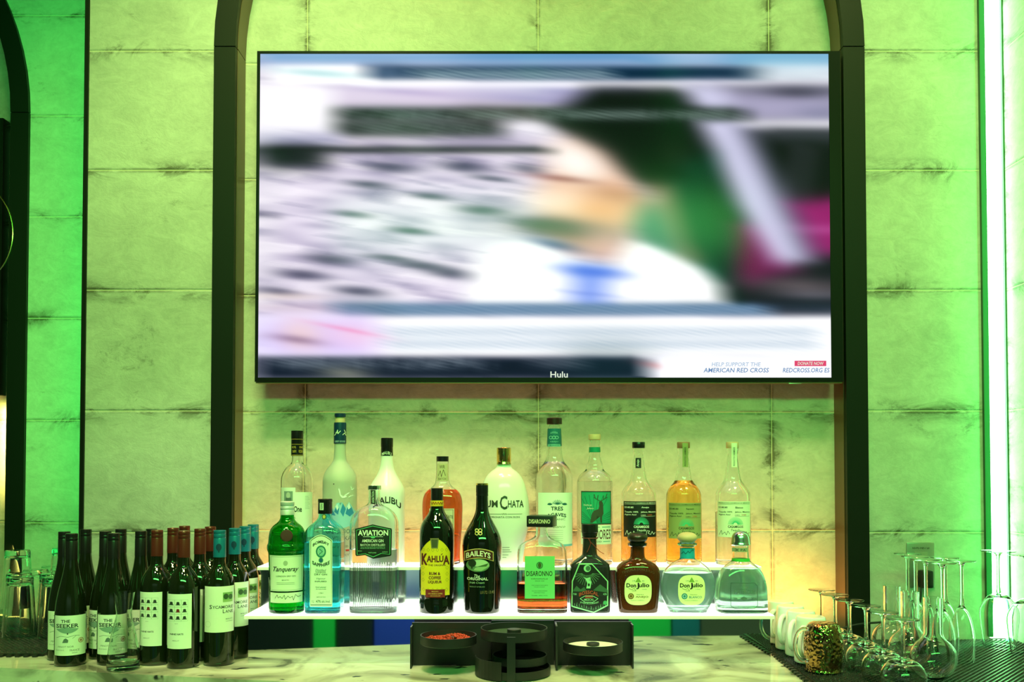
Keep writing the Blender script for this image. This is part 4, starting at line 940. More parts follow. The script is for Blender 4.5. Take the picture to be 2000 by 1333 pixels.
# small carafe
c = empty('carafe', (-.842, 2.008, ZB), label='small clear glass carafe with measure marks in front of the wine bottles', cat='carafe')
vessel(chaikin([(.0, 0), (.0325, 0), (.034, .003), (.033, .03), (.026, .075), (.0165, .112), (.0158, .118), (.0165, .125), (.0225, .166)]), chaikin([(.0, .012), (.028, .012), (.031, .020), (.0308, .032), (.0240, .075), (.0149, .112), (.0142, .118), (.0149, .125), (.0212, .166)]), M['glass'], 'body', c)
bm = bmesh.new()
for k in range(5):
    z = .035+.014*k; r = .0345-.0105*(k/4.0)*.85; pts = [(r*math.sin(a), -r*math.cos(a), z) for a in [-.1+.08*j for j in range(8)]]; tube(bm, pts, .00025, 4)
obj('measure_marks', bm, ink((235, 240, 230)), c)

# upturned pint glasses
def pint():
    g = empty('pint_glass', (0, 0, 0)); H = .151
    vessel(chaikin([(0, H), (.028, H), (.0305, H-.003), (.0312, H-.012), (.0305, H-.020), (.0320, H-.030), (.0350, .07), (.0400, 0)]), chaikin([(0, H-.013), (.025, H-.014), (.0285, H-.022), (.0300, H-.034), (.0328, .07), (.0383, 0)]), M['glass'], 'vessel', g)
    return g
PG = [(-1.247, 2.345, 0, 'front row at the left edge'), (-1.158, 2.345, 0, 'front row nearest the wine bottles'),
      (-1.295, 2.430, 0, 'second row at the far left'), (-1.205, 2.425, 0, 'second row in the middle'), (-1.3, 2.525, 0, 'third row at the far left'),
      (-1.21, 2.515, 0, 'third row in the middle'), (-1.125+.0, 2.60, 0, 'fourth row by the pillar'), (-1.30, 2.62, 0, 'fourth row at the left edge'), (-1.212, 2.61, 0, 'fourth row in the middle'),
      (-1.300, 2.430, .0605, 'stacked on top at the left edge'), (-1.218, 2.515, .0605, 'stacked on top in the middle'), (-1.205+.055, 2.60, .0605, 'stacked on top nearest the wine bottles')]
proto = pint()
PG[8] = (-1.215, 2.605, 0, 'fourth row in the middle'); PG[6] = (-1.130, 2.515, 0, 'third row by the pillar')
PG[11] = (-1.130, 2.515, .0605, 'stacked on top nearest the wine bottles')
for i, (x, y, dz, d) in enumerate(PG):
    o = proto if i == 0 else copy_tree(proto)
    o.location = (x, y, ZM+dz); tag(o, 'upturned clear pint glass, '+d, 'glass', 'upturned pint glasses on the left mat')

# white mugs, upturned
def mug():
    g = empty('mug', (0, 0, 0)); H = .100
    bm = bmesh.new()
    out = chaikin([(.0, H), (.022, H), (.029, H), (.0315, H-.003), (.033, H-.02), (.0355, .04), (.0362, .002), (.0350, 0)]); inn = chaikin([(0, H-.006), (.026, H-.006), (.029, H-.012), (.0325, .04), (.0335, .002), (.0345, 0)])
    vessel(out, inn, M['mug'], 'body', g)
    bm = bmesh.new(); pts = [(-.0315, .078), (-.042, .080), (-.054, .070), (-.060, .052), (-.058, .034), (-.048, .020), (-.0340, .018)]
    P3 = [(x, 0, z) for x, z in chaikin(pts, 2)]; tube(bm, P3, .0055, 10); obj('handle', bm, M['mug'], g); return g
proto = mug()
for i, (x, y, d) in enumerate([(.660, 2.272, 'at the back of the row by the shelf'), (.660, 2.193, 'second from the back of the row'), (.660, 2.114, 'third from the back, handles overlapping'), (.657, 2.036, 'nearest, behind the hammered copper mug')]):
    o = proto if i == 0 else copy_tree(proto)
    o.location = (x, y, ZM); o.rotation_euler = (0, 0, math.radians(48)); tag(o, 'upturned white coffee mug, '+d, 'mug', 'upturned white mugs in a row')
# hammered mug
g = empty('hammered_mug', (.656, 1.952, ZM), label='upturned hammered copper-coloured mug with clear glass handle', cat='mug')
vessel(chaikin([(0, .100), (.020, .100), (.027, .099), (.033, .094), (.0385, .078), (.0405, .055), (.0395, .03), (.0365, .008), (.0362, .004), (.0378, 0)]), chaikin([(0, .094), (.024, .094), (.035, .078), (.037, .055), (.036, .03), (.034, .004), (.0355, 0)]), M['hammered'], 'body', g, 64)
bm = bmesh.new(); pts = [(-.036, .086), (-.048, .088), (-.060, .078), (-.0655, .058), (-.062, .036), (-.052, .022), (-.0385, .022)]
o = obj('handle', tube(bm, [(x, 0, z) for x, z in chaikin(pts, 2)], .0045, 10), M['thick_glass'], g); o['label'] = 'clear glass handle'
g.rotation_euler = (0, 0, math.radians(12))

# stemware, all upturned: foot on top
def stem(kind):
    if kind == 'coupe': H, fr, br, prof = .1345, .031, .043, [(.006, .060), (.014, .0575), (.028, .052), (.0395, .038), (.0432, .022), (.0415, .008), (.0385, 0)]
    elif kind == 'flute': H, fr, br, prof = .221, .031, .027, [(.0045, .122), (.008, .117), (.015, .105), (.0222, .082), (.0262, .050), (.0262, .022), (.0240, 0)]
    else: H, fr, br, prof = .227, .039, .044, [(.006, .128), (.014, .125), (.028, .115), (.0405, .094), (.0438, .078), (.0415, .05), (.0345, 0)]
    g = empty({'coupe': 'coupe_glass', 'flute': 'champagne_flute', 'wine': 'wine_glass'}[kind], (0, 0, 0)); zb = prof[0][1]
    t = .0015; out = chaikin([(0, zb+.001)]+prof); inn = chaikin([(0, zb-.006), (prof[1][0]*.7, zb-.008)]+[(r-t, z-(t if i < 2 else 0)) for i, (r, z) in enumerate(prof[2:])])
    vessel(out, inn, M['glass'], 'bowl', g)
    solid(chaikin([(.0062, zb-.001), (.0042, zb+.010), (.0036, zb+.025), (.0036, H-.022), (.0048, H-.010), (.010, H-.0045)])[0:], M['glass'], 'stem', g, 20)
    solid([(.0095, H-.0044), (.019, H-.0030), (fr-.001, H-.0016), (fr, H-.0008), (fr-.0006, H), (.001, H)], M['glass'], 'foot', g, 48)
    return g
def place(kind, spots, lab, cat, group):
    proto = stem(kind)
    for i, (x, y, d) in enumerate(spots):
        o = proto if i == 0 else copy_tree(proto)
        o.location = (x, y, ZM); tag(o, lab+', '+d, cat, group)
place('coupe', [(0.752, 1.782, 'nearest of the diagonal row'), (0.749, 1.869, 'second nearest of the row'), (0.748, 1.956, 'third of the row, beside the hammered mug'),
                (0.745, 2.043, 'fourth of the row'), (0.744, 2.130, 'fifth of the row'), (0.742, 2.217, 'last of the row, in front of the lit niche')],
      'upturned short-stemmed round glass', 'glass', 'upturned coupe glasses in a row')
place('flute', [(.930, 2.000, 'front one of the cluster'), (.994, 2.045, 'furthest right of the cluster'), (.926, 2.070, 'second row on the left'),
                (.992, 2.117, 'second row on the right'), (.934, 2.140, 'third row on the left'), (.948, 2.215, 'rearmost, by the wall outlet')],
      'upturned tall champagne flute', 'glass', 'upturned champagne flutes')
place('wine', [(1.165, 2.215, 'rearmost by the light strip'), (1.178, 2.115, 'middle one by the right wall'), (1.185, 2.015, 'nearest, cut by the right edge')],
      'upturned large wine glass', 'glass', 'upturned wine glasses by the light strip')
# round-bellied carafes with straight necks
def bulb():
    g = empty('bulb_carafe', (0, 0, 0)); ns = 14
    out = [(0, 0), (.020, 0.0)]+[(.0445*math.sin(a), .042-.0435*math.cos(a)) for a in [PI*(.2+.62*i/ns) for i in range(ns+1)]]+[(.0190, .088), (.0185, .092), (.0185, .163)]
    inn = [(0, .004), (.020, .004)]+[(.0428*math.sin(a), .042-.0418*math.cos(a)) for a in [PI*(.22+.60*i/ns) for i in range(ns+1)]]+[(.0162, .088), (.0155, .092), (.0155, .163)]
    vessel(chaikin(out, 1), chaikin(inn, 1), M['glass'], 'body', g); return g
proto = bulb()
for i, (x, y, d) in enumerate([(.851, 1.872, 'front one, neck standing clear'), (.845, 1.966, 'middle one of the three'), (.846, 2.060, 'rear one of the three')]):
    o = proto if i == 0 else copy_tree(proto)
    o.location = (x, y, ZM); tag(o, 'clear round-bellied flask with straight open neck, '+d, 'flask', 'round-bellied flasks')

# ---------------------------------------------------------------- outlet, plug, cable
p = at(1797, 1104, YW)
t = empty('wall_outlet', (p.x, YW, p.z), label='steel wall outlet plate on the tiled wall behind the flutes', cat='outlet')
bm = bmesh.new(); box(bm, -.0355, .0355, -.006, -.0005, -.057, .057, .003); obj('cover_plate', bm, M['plate'], t)
bm = bmesh.new(); box(bm, -.0165, .0165, -.0075, -.0062, -.034, .034, .001); obj('socket', bm, mat('grey_socket', (.25, .25, .2), .4), t)
bm = bmesh.new(); V, P_ = glyphs('N3-P2-1ND-1 #1', .01); vs = [bm.verts.new((-.0215+u*.043, -.0063, .040+v*.0055)) for u, v in V]
for f in P_: bm.faces.new([vs[i] for i in f])
obj('plate_print', bm, ink((25, 25, 22)), t, False, recalc=False)
q = at(1800, 1128, YW)
bm = bmesh.new(); box(bm, -.014, .014, -.030, 0, -.024, .020, .005)
pl = empty('power_plug', (q.x, YW-.0080, q.z), label='black power plug and cable in the wall outlet, trailing left', cat='plug'); obj('plug_body', bm, M['matte_black'], pl)
def R_(px, py, Y): v = at(px, py, Y); return (v.x-q.x, v.y-(YW-.0080), v.z-q.z)
bm = bmesh.new(); tube(bm, chaikin([R_(1800, 1147, 2.325), R_(1798, 1175, 2.318), R_(1790, 1200, 2.318), R_(1760, 1212, 2.318), R_(1725, 1216, 2.315), R_(1680, 1219, 2.31), R_(1645, 1228, 2.305), R_(1590, 1243, 2.30)], 2), .0028, 8); obj('cable', bm, M['matte_black'], pl)

# ---------------------------------------------------------------- glass rimmer with three trays
rm = empty('glass_rimmer', (.0, 2.0, ZC), label='black three-tray rimmer with red and white salts under the bottle shelf', cat='rimmer')
def RL(px, py, Y): v = at(px, py, Y); return Vector((v.x, v.y-2.0, v.z-ZC))
def dish(name, cx, cy, r, z, h, parent=rm, mm=None):
    bm = bmesh.new(); L = [(z, r-.003, r-.003, 2), (z+.002, r, r, 2), (z+h, r, r, 2), (z+h, r-.002, r-.002, 2), (z+.003, r-.003, r-.003, 2)]
    loft(bm, [(a, b_, c_, n) for a, b_, c_, n in L], 48, True, True); o = obj(name, bm, mm or M['matte_black'], parent, loc=(cx, cy, 0)); return o
def hub(cx, cy, z, h, r=.015, parent=rm, name='hub'):
    bm = bmesh.new(); loft(bm, [(0, r, r, 2), (h-.001, r, r, 2), (h, r-.001, r-.001, 2)], 24); return obj(name, bm, M['matte_black'], parent, loc=(cx, cy, z))
a = RL(805, 1258, 2.05); b_ = RL(960, 1258, 2.05); ztop = RL(880, 1216, 2.05).z
bm = bmesh.new(); box(bm, a.x, b_.x-.001, .045, .049, .001, ztop); box(bm, a.x, a.x+.003, .008, .0448, .001, ztop-.004); obj('left_panel', bm, M['matte_black'], rm, False)
c0 = RL(1083, 1258, 2.05); d0 = RL(1233, 1258, 2.05)
bm = bmesh.new(); box(bm, c0.x, d0.x, .045, .049, .001, ztop+.002); box(bm, d0.x-.003, d0.x, .010, .0448, .001, ztop); box(bm, c0.x, c0.x+.004, -.010, .0448, .001, ztop+.001); obj('right_panel', bm, M['matte_black'], rm, False)
bm = bmesh.new(); box(bm, b_.x, c0.x-.001, .050, .054, .001, ztop+.004); obj('back_panel', bm, M['matte_black'], rm, False)
lc = RL(876, 1240, 1.985); rc = RL(1158, 1253, 1.985); mc = RL(1004, 1224, 1.985)
ld = dish('left_tray', lc.x, -.016, .060, lc.z-.020, .020); rd = dish('right_tray', rc.x, -.016, .064, rc.z-.020, .020)
md = dish('top_tray', mc.x, -.030, .071, mc.z-.022, .022); bd = dish('bottom_tray', mc.x-.001, -.040, .078, .001, .018); b2 = dish('middle_tray', mc.x+.012, -.030, .058, .022, .018)
bm = bmesh.new(); box(bm, mc.x-.0145, mc.x-.0045+.007, -.126, -.119, .001, mc.z-.004); obj('post', bm, M['matte_black'], rm, False)
bm = bmesh.new()   # curved cheek at the left of the lower trays
R1 = .0795; n = 10
for i in range(n):
    a0, a1 = [math.radians(180+8+(82-8)*k/n-10) for k in (i, i+1)]
    q4 = []
    for r in (R1, R1+.002):
        for aa in (a0, a1): q4.append((mc.x-.001+r*math.cos(aa), -.040+r*math.sin(aa)))
    lo = [bm.verts.new((x, y, .002)) for x, y in q4]; hi = [bm.verts.new((x, y, .040)) for x, y in q4]
    for f in ((0, 1, 3, 2),): bm.faces.new([lo[k] for k in f]); bm.faces.new([hi[k] for k in f])
    for (u, v) in ((0, 1), (1, 3), (3, 2), (2, 0)): bm.faces.new((lo[u], lo[v], hi[v], hi[u]))
bmesh.ops.remove_doubles(bm, verts=bm.verts, dist=1e-6); obj('cheek', bm, M['matte_black'], rm)
hub(rc.x, -.016, rc.z-.016, .013, .014); hub(mc.x+.0, -.030, mc.z-.018, .015, .015); hub(lc.x+.012, -.016, lc.z-.016, .012, .009)
# salts
rnd = random.Random(3)
bm = bmesh.new()
for _ in range(420):
    a_ = rnd.uniform(0, 2*PI); r = .055*math.sqrt(rnd.random()); s_ = rnd.uniform(.0016, .0032); x, y = r*math.cos(a_), r*math.sin(a_)
    z = lc.z-.016+.010*max(0, 1-(r/.060)**2)+rnd.uniform(0, .004)+.003*math.sin(x*80)
    m_ = Matrix.Translation((lc.x+x, -.016+y, z)) @ Matrix.Rotation(rnd.uniform(0, 3), 4, (rnd.random(), rnd.random(), rnd.random())) @ Matrix.Diagonal((s_, s_*.8, s_*.9, 1))
    bmesh.ops.create_icosphere(bm, subdivisions=1, radius=1, matrix=m_)
loft(bm, [(lc.z-.0165, .054, .054, 2), (lc.z-.010, .053, .053, 2)], 32)
for v in bm.verts[-64:]: v.co.x += lc.x; v.co.y -= .016
o = obj('red_salt', bm, mat('chili_salt', lin((190, 60, 40)), .8), None, loc=(0, 2.0, ZC)); tag(o, 'clumpy red chilli salt in the left rimmer tray', 'salt', kind='stuff')
bm = bmesh.new(); loft(bm, [(0, .059, .059, 2), (.006, .058, .058, 2), (.0075, .040, .040, 2)], 40); o = obj('white_salt', bm, bumpnoise(mat('salt', (.75, .75, .62), .8), 400, .6, .001), None, loc=(rc.x, 2.0-.016, ZC+rc.z-.0165)); tag(o, 'pale salt lying in the right rimmer tray', 'salt', kind='stuff')
bm = bmesh.new(); loft(bm, [(0, .066, .066, 2), (.006, .065, .065, 2)], 40); o = obj('dark_sugar', bm, bumpnoise(mat('dark_sugar', (.03, .06, .03), .8), 300, .6, .002), None, loc=(mc.x, 2.0-.030, ZC+mc.z-.0185)); tag(o, 'dark granules lying in the top centre rimmer tray', 'sugar', kind='stuff')

# ---------------------------------------------------------------- the television
YT = 2.335
A_ = at(500, 100, YT); B_ = at(1644, 746, YT)
x0, x1 = at(500, 420, YT).x, at(1644, 420, YT).x; zt, zb = A_.z, B_.z
tv = empty('television', ((x0+x1)/2, YT, (zt+zb)/2), label='large wall-mounted television showing a blurred news broadcast', cat='television')
hx_, hz_ = (x1-x0)/2, (zt-zb)/2; cxT, czT = (x0+x1)/2, (zt+zb)/2
M['bezel'] = mat('black_bezel', (.008, .009, .008), .25, spec=.2)
bm = bmesh.new(); box(bm, -hx_, hx_, .0035, .050, -hz_, hz_, .003); obj('housing', bm, M['bezel'], tv)
bm = bmesh.new()
zi0, zi1 = at(1000, 738, YT).z-czT, at(1000, 105, YT).z-czT; xi0, xi1 = at(506, 420, YT).x-cxT, at(1621, 420, YT).x-cxT
box(bm, -hx_, hx_, -.001, .0034, zi1, hz_); box(bm, -hx_, hx_, -.001, .0034, -hz_, zi0); box(bm, -hx_, xi0, -.001, .0034, zi0, zi1); box(bm, xi1, hx_, -.001, .0034, zi0, zi1); obj('bezel', bm, M['bezel'], tv, False)
bm = bmesh.new(); box(bm, -hx_+.001, hx_-.001, .004, .030, -hz_-.0035, -hz_-.0002); obj('bottom_trim', bm, mat('bronze_trim', (.30, .22, .12), .3, metal=.8), tv, False)
lg = at(1553, 749, YT); bm = bmesh.new(); box(bm, lg.x-cxT-.016, lg.x-cxT+.016, -.001, .012, -hz_-.0055, -hz_-.0036, .0006); obj('sensor', bm, M['plate'], tv)
bm = bmesh.new(); box(bm, -.25, .25, .0505, YN-YT-.001, -.15, .15); obj('wall_mount', bm, M['matte_black'], tv, False)

def paint():
    GX, GY = 281, 318; X0, X1, Y0, Y1 = 506.0, 1621.0, 105.0, 738.0
    xs = np.linspace(X0, X1, GX); ys = np.linspace(Y0, Y1, GY); XX, YY = np.meshgrid(xs, ys)
    rs = np.random.RandomState(5)
    def vnoise(sx, sy, seed):
        r = np.random.RandomState(seed); nx, ny = int((X1-X0)/sx)+3, int((Y1-Y0)/sy)+3; g = r.rand(ny, nx)
        fx = (XX-X0)/sx; fy = (YY-Y0)/sy; ix = fx.astype(int); iy = fy.astype(int); fx -= ix; fy -= iy; fx = fx*fx*(3-2*fx); fy = fy*fy*(3-2*fy)
        return (g[iy, ix]*(1-fx)+g[iy, ix+1]*fx)*(1-fy)+(g[iy+1, ix]*(1-fx)+g[iy+1, ix+1]*fx)*fy
    I = np.zeros((GY, GX, 3))
    def put(mask, c, a=1.0):
        m = (np.clip(mask, 0, 1)*a)[..., None]; I[:] = I*(1-m)+np.array(c, float)*m
    def R(x0, y0, x1, y1, s=2.5): return 1/(1+np.exp(-(XX-x0)/s))/(1+np.exp((XX-x1)/s))/(1+np.exp(-(YY-y0)/s))/(1+np.exp((YY-y1)/s))
    def E(cx, cy, rx, ry, ang=0, s=.15):
        c, q = math.cos(ang), math.sin(ang); u = ((XX-cx)*c+(YY-cy)*q)/rx; v = (-(XX-cx)*q+(YY-cy)*c)/ry
        return 1/(1+np.exp((np.sqrt(u*u+v*v)-1)/s))
    def PG(pts, s=3):
        ins = np.zeros(XX.shape, bool); n = len(pts); dmin = np.full(XX.shape, 1e9)
        for i in range(n):
            (ax, ay), (bx, by) = pts[i], pts[(i+1) % n]
            cnd = ((ay > YY) != (by > YY)) & (XX < (bx-ax)*(YY-ay)/((by-ay) or 1e-9)+ax); ins ^= cnd
            t = np.clip(((XX-ax)*(bx-ax)+(YY-ay)*(by-ay))/max((bx-ax)**2+(by-ay)**2, 1e-9), 0, 1)
            dmin = np.minimum(dmin, np.hypot(XX-ax-t*(bx-ax), YY-ay-t*(by-ay)))
        return 1/(1+np.exp(-np.where(ins, dmin, -dmin)/s))
    put(np.ones(XX.shape), (226, 216, 234))
    # brick wall behind the presenter
    put(vnoise(60, 13, 1)**2*.8, (150, 140, 172)); put((vnoise(38, 9, 2) > .8)*1.0, (105, 102, 135), .4); put((vnoise(70, 16, 3) > .66)*1.0, (248, 240, 250), .7)
    put(R(506, 128, 540, 740), (225, 225, 228), .5)
    for (x, y, rx, ry) in ((760, 328, 45, 9), (905, 327, 40, 10), (1030, 330, 25, 9), (720, 362, 35, 7), (840, 385, 30, 6), (940, 412, 40, 9), (690, 420, 25, 6), (800, 452, 30, 6), (1050, 440, 30, 10), (640, 508, 40, 9), (590, 538, 42, 9), (820, 520, 40, 7), (880, 535, 38, 9), (700, 570, 40, 8), (520, 420, 14, 6), (540, 570, 30, 7), (960, 350, 30, 5), (760, 505, 35, 5), (560, 300, 40, 20)):
        put(E(x, y, rx, ry, .06, .3), (50, 50, 75), .85)
    put(R(506, 595, 730, 612, 3), (190, 170, 180), .6); put(E(560, 580, 60, 6, 0, .4), (225, 205, 190), .6)
    # top of the screen
    put(R(506, 165, 680, 262, 5), (250, 248, 252)); put(R(650, 160, 1160, 210, 4), (218, 205, 226)); put(E(780, 178, 80, 6, .08, .5), (165, 150, 195), .6); put(E(1060, 195, 90, 8, .05, .5), (150, 140, 190), .7); put(E(1110, 180, 60, 12, .1, .4), (140, 130, 180), .6)
    put(R(506, 100, 1640, 128, 3), (120, 165, 205)); put(R(900, 100, 1290, 124, 25), (40, 110, 165)); put(R(1290, 104, 1430, 128, 20), (190, 200, 225)); put(R(1430, 100, 1640, 130, 20), (55, 150, 185)); put(R(506, 118, 1250, 128, 3), (190, 195, 225), .6)
    put(R(528, 127, 718, 165, 2), (255, 255, 255)); put(E(620, 143, 60, 6, .06, .4), (150, 205, 210), .7)
    put(R(720, 130, 1500, 157, 3), (2, 32, 58)); put(R(722, 130, 795, 157, 5), (75, 100, 130))
    st = ((np.sin((XX*.9-YY*3.4)*.25+3*vnoise(30, 8, 7))*.5+.5)*.45+.5)
    put(R(808, 137, 1200, 153, 3)*st, (190, 215, 220), .85)
    put(R(1465, 128, 1640, 168, 12), (235, 245, 245)); put(R(700, 158, 1640, 171, 2.5), (246, 244, 252)); put(R(700, 158, 900, 164, 3), (255, 255, 255))
    # studio behind
    BLK = (8, 14, 12)
    put(PG([(1155, 172), (1640, 172), (1640, 600), (1330, 600), (1290, 330), (1100, 250), (1060, 240)], 6), BLK)
    put(PG([(1400, 172), (1640, 172), (1640, 246), (1385, 246)], 8), (165, 160, 190)); put(E(1560, 180, 50, 10, 0, .4), (60, 60, 75), .9); put(E(1600, 225, 30, 14, 0, .4), (120, 120, 150), .8); put(R(1380, 236, 1640, 252, 4), (245, 243, 250))
    put(PG([(1560, 285), (1585, 290), (1570, 400), (1545, 395)], 6), (70, 70, 80), .8); put(PG([(1500, 250), (1640, 255), (1640, 280), (1500, 275)], 6), (60, 65, 72), .7)
    put(PG([(1430, 440), (1520, 425), (1570, 540), (1440, 570)], 7), (105, 18, 72)); put(PG([(1545, 400), (1640, 385), (1640, 500), (1590, 505)], 7), (150, 25, 105)); put(E(1600, 450, 50, 8, 0, .5), (190, 90, 160), .6)
    put(PG([(1335, 165), (1410, 165), (1585, 512), (1515, 520), (1440, 400)], 7), (205, 203, 232)); put(PG([(1440, 250), (1470, 250), (1600, 500), (1560, 515)], 8), (120, 120, 150), .5)
    put(PG([(1430, 570), (1640, 505), (1640, 600), (1420, 600)], 8), (18, 22, 28)); put(E(1560, 560, 70, 14, .05, .5), (120, 105, 110), .75); put(E(1590, 578, 50, 8, 0, .5), (150, 145, 160), .5)
    # presenter
    put(PG([(1215, 395), (1330, 380), (1400, 470), (1415, 545), (1380, 560), (1240, 470)], 8), (60, 120, 100)); put(PG([(1260, 320), (1310, 300), (1380, 500), (1345, 520), (1290, 400)], 9), (175, 140, 105)); put(PG([(1300, 330), (1390, 300), (1430, 600), (1400, 560), (1340, 470)], 8), (6, 52, 34))
    put(PG([(1080, 240), (1180, 215), (1320, 280), (1330, 345), (1265, 372), (1210, 345), (1130, 290)], 7), BLK)
    put(PG([(1075, 290), (1110, 270), (1180, 300), (1225, 350), (1255, 395), (1225, 450), (1195, 500), (1120, 495), (1060, 440), (1050, 380), (1070, 340)], 8), (232, 178, 150))
    put(E(1125, 320, 60, 34, .5, .3), (255, 250, 246)); put(E(1110, 400, 60, 26, .1, .4), (255, 238, 226)); put(E(1165, 410, 45, 28, 0, .5), (235, 150, 100), .8); put(E(1095, 350, 42, 5, .1, .5), (130, 70, 70), .8); put(E(1200, 380, 40, 14, .2, .5), (180, 120, 95), .7)
    put(E(1120, 455, 75, 15, .08, .5), (95, 65, 75), .9); put(E(1085, 440, 50, 12, .1, .5), (60, 45, 70), .8); put(E(1075, 480, 40, 9, .15, .5), (30, 35, 105), .9); put(E(1190, 480, 45, 26, .4, .4), (215, 165, 165), .8)
    put(PG([(900, 600), (930, 505), (975, 476), (1030, 470), (1090, 492), (1130, 515), (1195, 522), (1235, 470), (1300, 492), (1375, 528), (1408, 560), (1415, 600)], 4), (255, 255, 255))
    put(PG([(1105, 525), (1120, 515), (1200, 525), (1215, 535), (1190, 548), (1185, 600), (1112, 600), (1118, 548)], 5), (140, 165, 240)); put(E(1155, 532, 48, 9, .1, .4), (60, 100, 215), .8); put(E(1150, 575, 34, 3, .1, .5), (120, 145, 225), .8)
    # headline tickers
    put(R(655, 211, 1460, 236, 4), (20, 30, 26)); put(R(655, 236, 985, 266, 5), (20, 30, 26)); put(R(900, 214, 1060, 236, 8), (60, 52, 42), .6)
    put(R(690, 217, 1440, 233, 3)*st*(vnoise(14, 40, 9) > .3), (140, 165, 155), .75); put(R(700, 243, 950, 260, 3)*st*(vnoise(14, 40, 11) > .3), (120, 135, 130), .75)
    put(R(985, 238, 1070, 262, 8), (245, 242, 250)); put(R(506, 262, 660, 286, 6), (170, 175, 205), .7)
    put(R(506, 288, 1075, 299, 3), (12, 18, 18)); put(R(506, 290, 640, 328, 8), (12, 18, 18))
    # lower third
    put(R(655, 595, 1505, 618, 3), (50, 90, 130)); put(R(655, 598, 1500, 614, 3)*st, (190, 205, 220), .6); put(R(655, 597, 760, 616, 12), (25, 60, 70), .6); put(R(1500, 592, 1640, 618, 6), (22, 34, 48))
    put(R(506, 620, 1640, 697, 3), (255, 255, 255)); put(R(506, 620, 735, 697, 10), (205, 190, 248)); put(E(588, 655, 35, 28, .1, .35), (235, 205, 205)); put(E(580, 664, 34, 6, .12, .5), (120, 90, 120), .8); put(E(690, 655, 34, 20, .1, .5), (240, 200, 225)); put(E(680, 645, 40, 3, .2, .6), (235, 120, 170), .6)
    for y in (649, 673): put(R(750, y-8, 1600, y+8, 4)*st, (120, 150, 180), .62)
    put(R(506, 698, 1262, 740, 2.5), (14, 24, 40)); put(R(1110, 698, 1262, 740, 20), (12, 50, 55), .7); put(R(530, 703, 950, 718, 4)*st*(vnoise(16, 40, 13) > .25), (190, 205, 215), .7); put(R(1040, 703, 1140, 717, 4)*st, (150, 160, 170), .6); put(E(675, 730, 30, 8, 0, .5), (190, 190, 160), .7)
    put(R(1262, 696, 1640, 740, 2.5), (246, 248, 253)); put(E(1290, 716, 25, 5, .15, .5), (225, 120, 120), .6); put(E(1410, 712, 60, 6, 0, .6), (190, 205, 230), .5)
    # soft sideways smear of the picture, headlines and all
    J = np.zeros_like(I); K = range(-7, 8)
    for k in K:
        dy = int(round(k*.30)); Q = np.roll(I, k, axis=1)
        if k > 0: Q[:, :k] = I[:, :1]
        if k < 0: Q[:, k:] = I[:, -1:]
        Q = np.roll(Q, dy, axis=0)
        if dy > 0: Q[:dy] = I[:1]
        if dy < 0: Q[dy:] = I[-1:]
        J += Q
    J /= len(K); 
    m = R(1290, 700, 1640, 745, 4)[..., None]; J = J*(1-m)+np.array((247, 249, 253.))*m
    return XX, YY, np.clip(J/255., 0, 1)
XX, YY, J = paint()
GYn, GXn = XX.shape
V = np.zeros((GYn, GXn, 3)); gx = np.linspace(xi0, xi1, GXn); gz = np.linspace(zi1, zi0, GYn)
V[..., 0] = gx[None, :]; V[..., 2] = gz[:, None]; V[..., 1] = .0012
idx = np.arange(GYn*GXn).reshape(GYn, GXn)
Q = np.stack([idx[:-1, :-1], idx[1:, :-1], idx[1:, 1:], idx[:-1, 1:]], -1).reshape(-1, 4)
me = bpy.data.meshes.new('screen'); me.from_pydata(V.reshape(-1, 3).tolist(), [], Q.tolist())
ca = me.color_attributes.new('picture', 'FLOAT_COLOR', 'POINT')
JL = np.where(J <= .04045, J/12.92, ((J+.055)/1.055)**2.4); col = np.ones((GYn*GXn, 4)); col[:, :3] = JL.reshape(-1, 3); ca.data.foreach_set('color', col.ravel())
sm = mat('screen_picture', (.002, .002, .002), .15, emit=(1, 1, 1), estr=1.12, spec=.12); nt = sm.node_tree; an = nt.nodes.new('ShaderNodeAttribute'); an.attribute_name = 'picture'
nt.links.new(an.outputs['Color'], nt.nodes['Principled BSDF'].inputs['Emission Color']); me.materials.append(sm); scr = newobj('screen', me, tv)
M['txt_w'] = mat('screen_text_white', (0, 0, 0), .5, emit=lin((225, 235, 215)), estr=1.0); M['txt_b'] = mat('screen_text_blue', (0, 0, 0), .5, emit=lin((105, 135, 185)), estr=1); M['txt_p'] = mat('screen_text_pink', (0, 0, 0), .5, emit=lin((225, 50, 110)), estr=1); M['txt_l'] = mat('screen_text_pale', (0, 0, 0), .5, emit=lin((175, 192, 220)), estr=1)
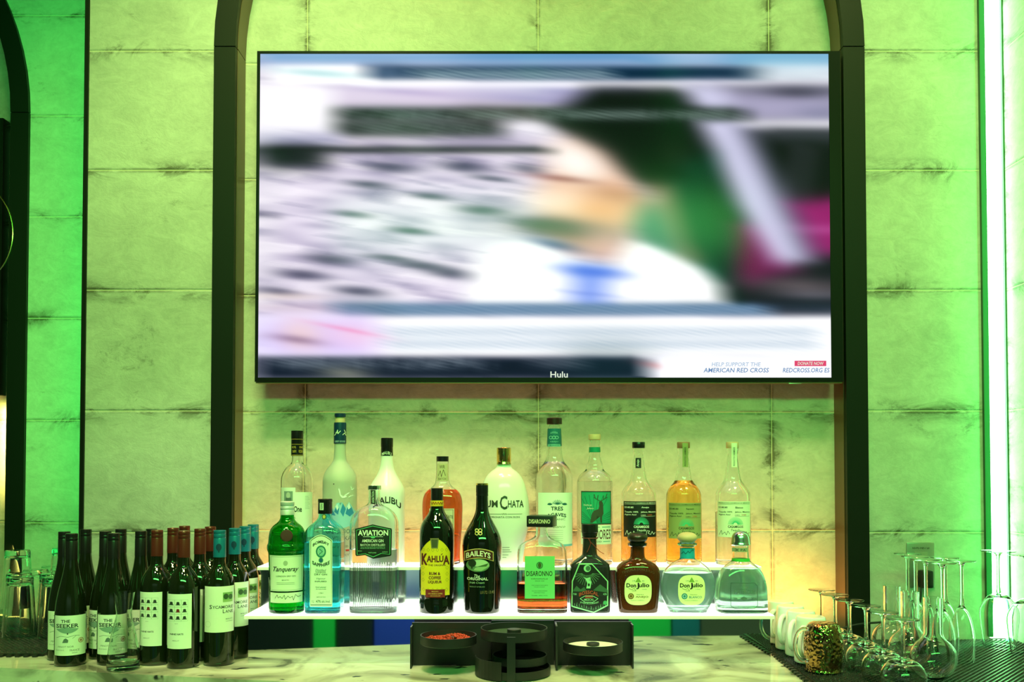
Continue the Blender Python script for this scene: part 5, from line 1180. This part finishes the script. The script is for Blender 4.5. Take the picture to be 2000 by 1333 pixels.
def stext(s, X0, Y0, X1, Y1, m, name='screen_text', shear=0, off=.0007):
    bm = bmesh.new(); V_, P_ = glyphs(s, .015, shear) if s else ([(0, 0), (1, 0), (1, 1), (0, 1)], [(0, 1, 2, 3)])
    for v_ in V_:
        q_ = at(X0+v_[0]*(X1-X0), Y1+v_[1]*(Y0-Y1), YT); bm.verts.new((q_.x-cxT, off, q_.z-czT))
    bm.verts.ensure_lookup_table()
    for f in P_: bm.faces.new([bm.verts[i] for i in f])
    return obj(name, bm, m, scr, False, recalc=False)
stext('Hulu', 1075, 726, 1109, 738, M['txt_w']); stext('HELP SUPPORT THE', 1390, 708, 1486, 716, M['txt_l'], shear=.15); stext('AMERICAN RED CROSS', 1374, 719, 1502, 728, M['txt_b'], shear=.15)
stext('', 1552, 705, 1614, 715.5, M['txt_p'], 'screen_button'); stext('DONATE NOW', 1558, 707, 1609, 713.5, M['txt_w'], off=.0003, shear=.15); stext('REDCROSS.ORG ES', 1529, 719, 1620.5, 728, M['txt_b'], shear=.15)

# left arch: edge of another screen, and a hoop shaping the reflection on it
e1 = at(3, 480, 2.815); e0 = at(-420, 480, 2.815)
t = empty('television', ((e0.x+e1.x)/2, 2.815, (at(0, 230, 2.815).z+at(0, 772, 2.815).z)/2), label='edge of a dark television inside the left arch', cat='television')
hx2 = (e1.x-e0.x)/2; hz2 = (at(0, 230, 2.815).z-at(0, 772, 2.815).z)/2
bm = bmesh.new(); box(bm, -hx2, hx2, 0, .04, -hz2, hz2, .003); obj('housing', bm, M['bezel'], t)
bm = bmesh.new(); box(bm, -hx2+.01, hx2-.01, -.001, -.0001, -hz2+.01, hz2-.01); obj('screen', bm, mat('dark_screen', (.02, .02, .02), .1), t, False)
h = at(-91, 457, 2.77); bm = bmesh.new(); tube(bm, [(.180*math.cos(2*PI*k/64), 0, .180*math.sin(2*PI*k/64)) for k in range(64)], .0022, 8, True)
tag(obj('hoop_reflection', bm, M['gold'], loc=(h.x, 2.77, h.z)), 'thin gold hoop standing in for a reflection on the left arch screen', 'hoop')
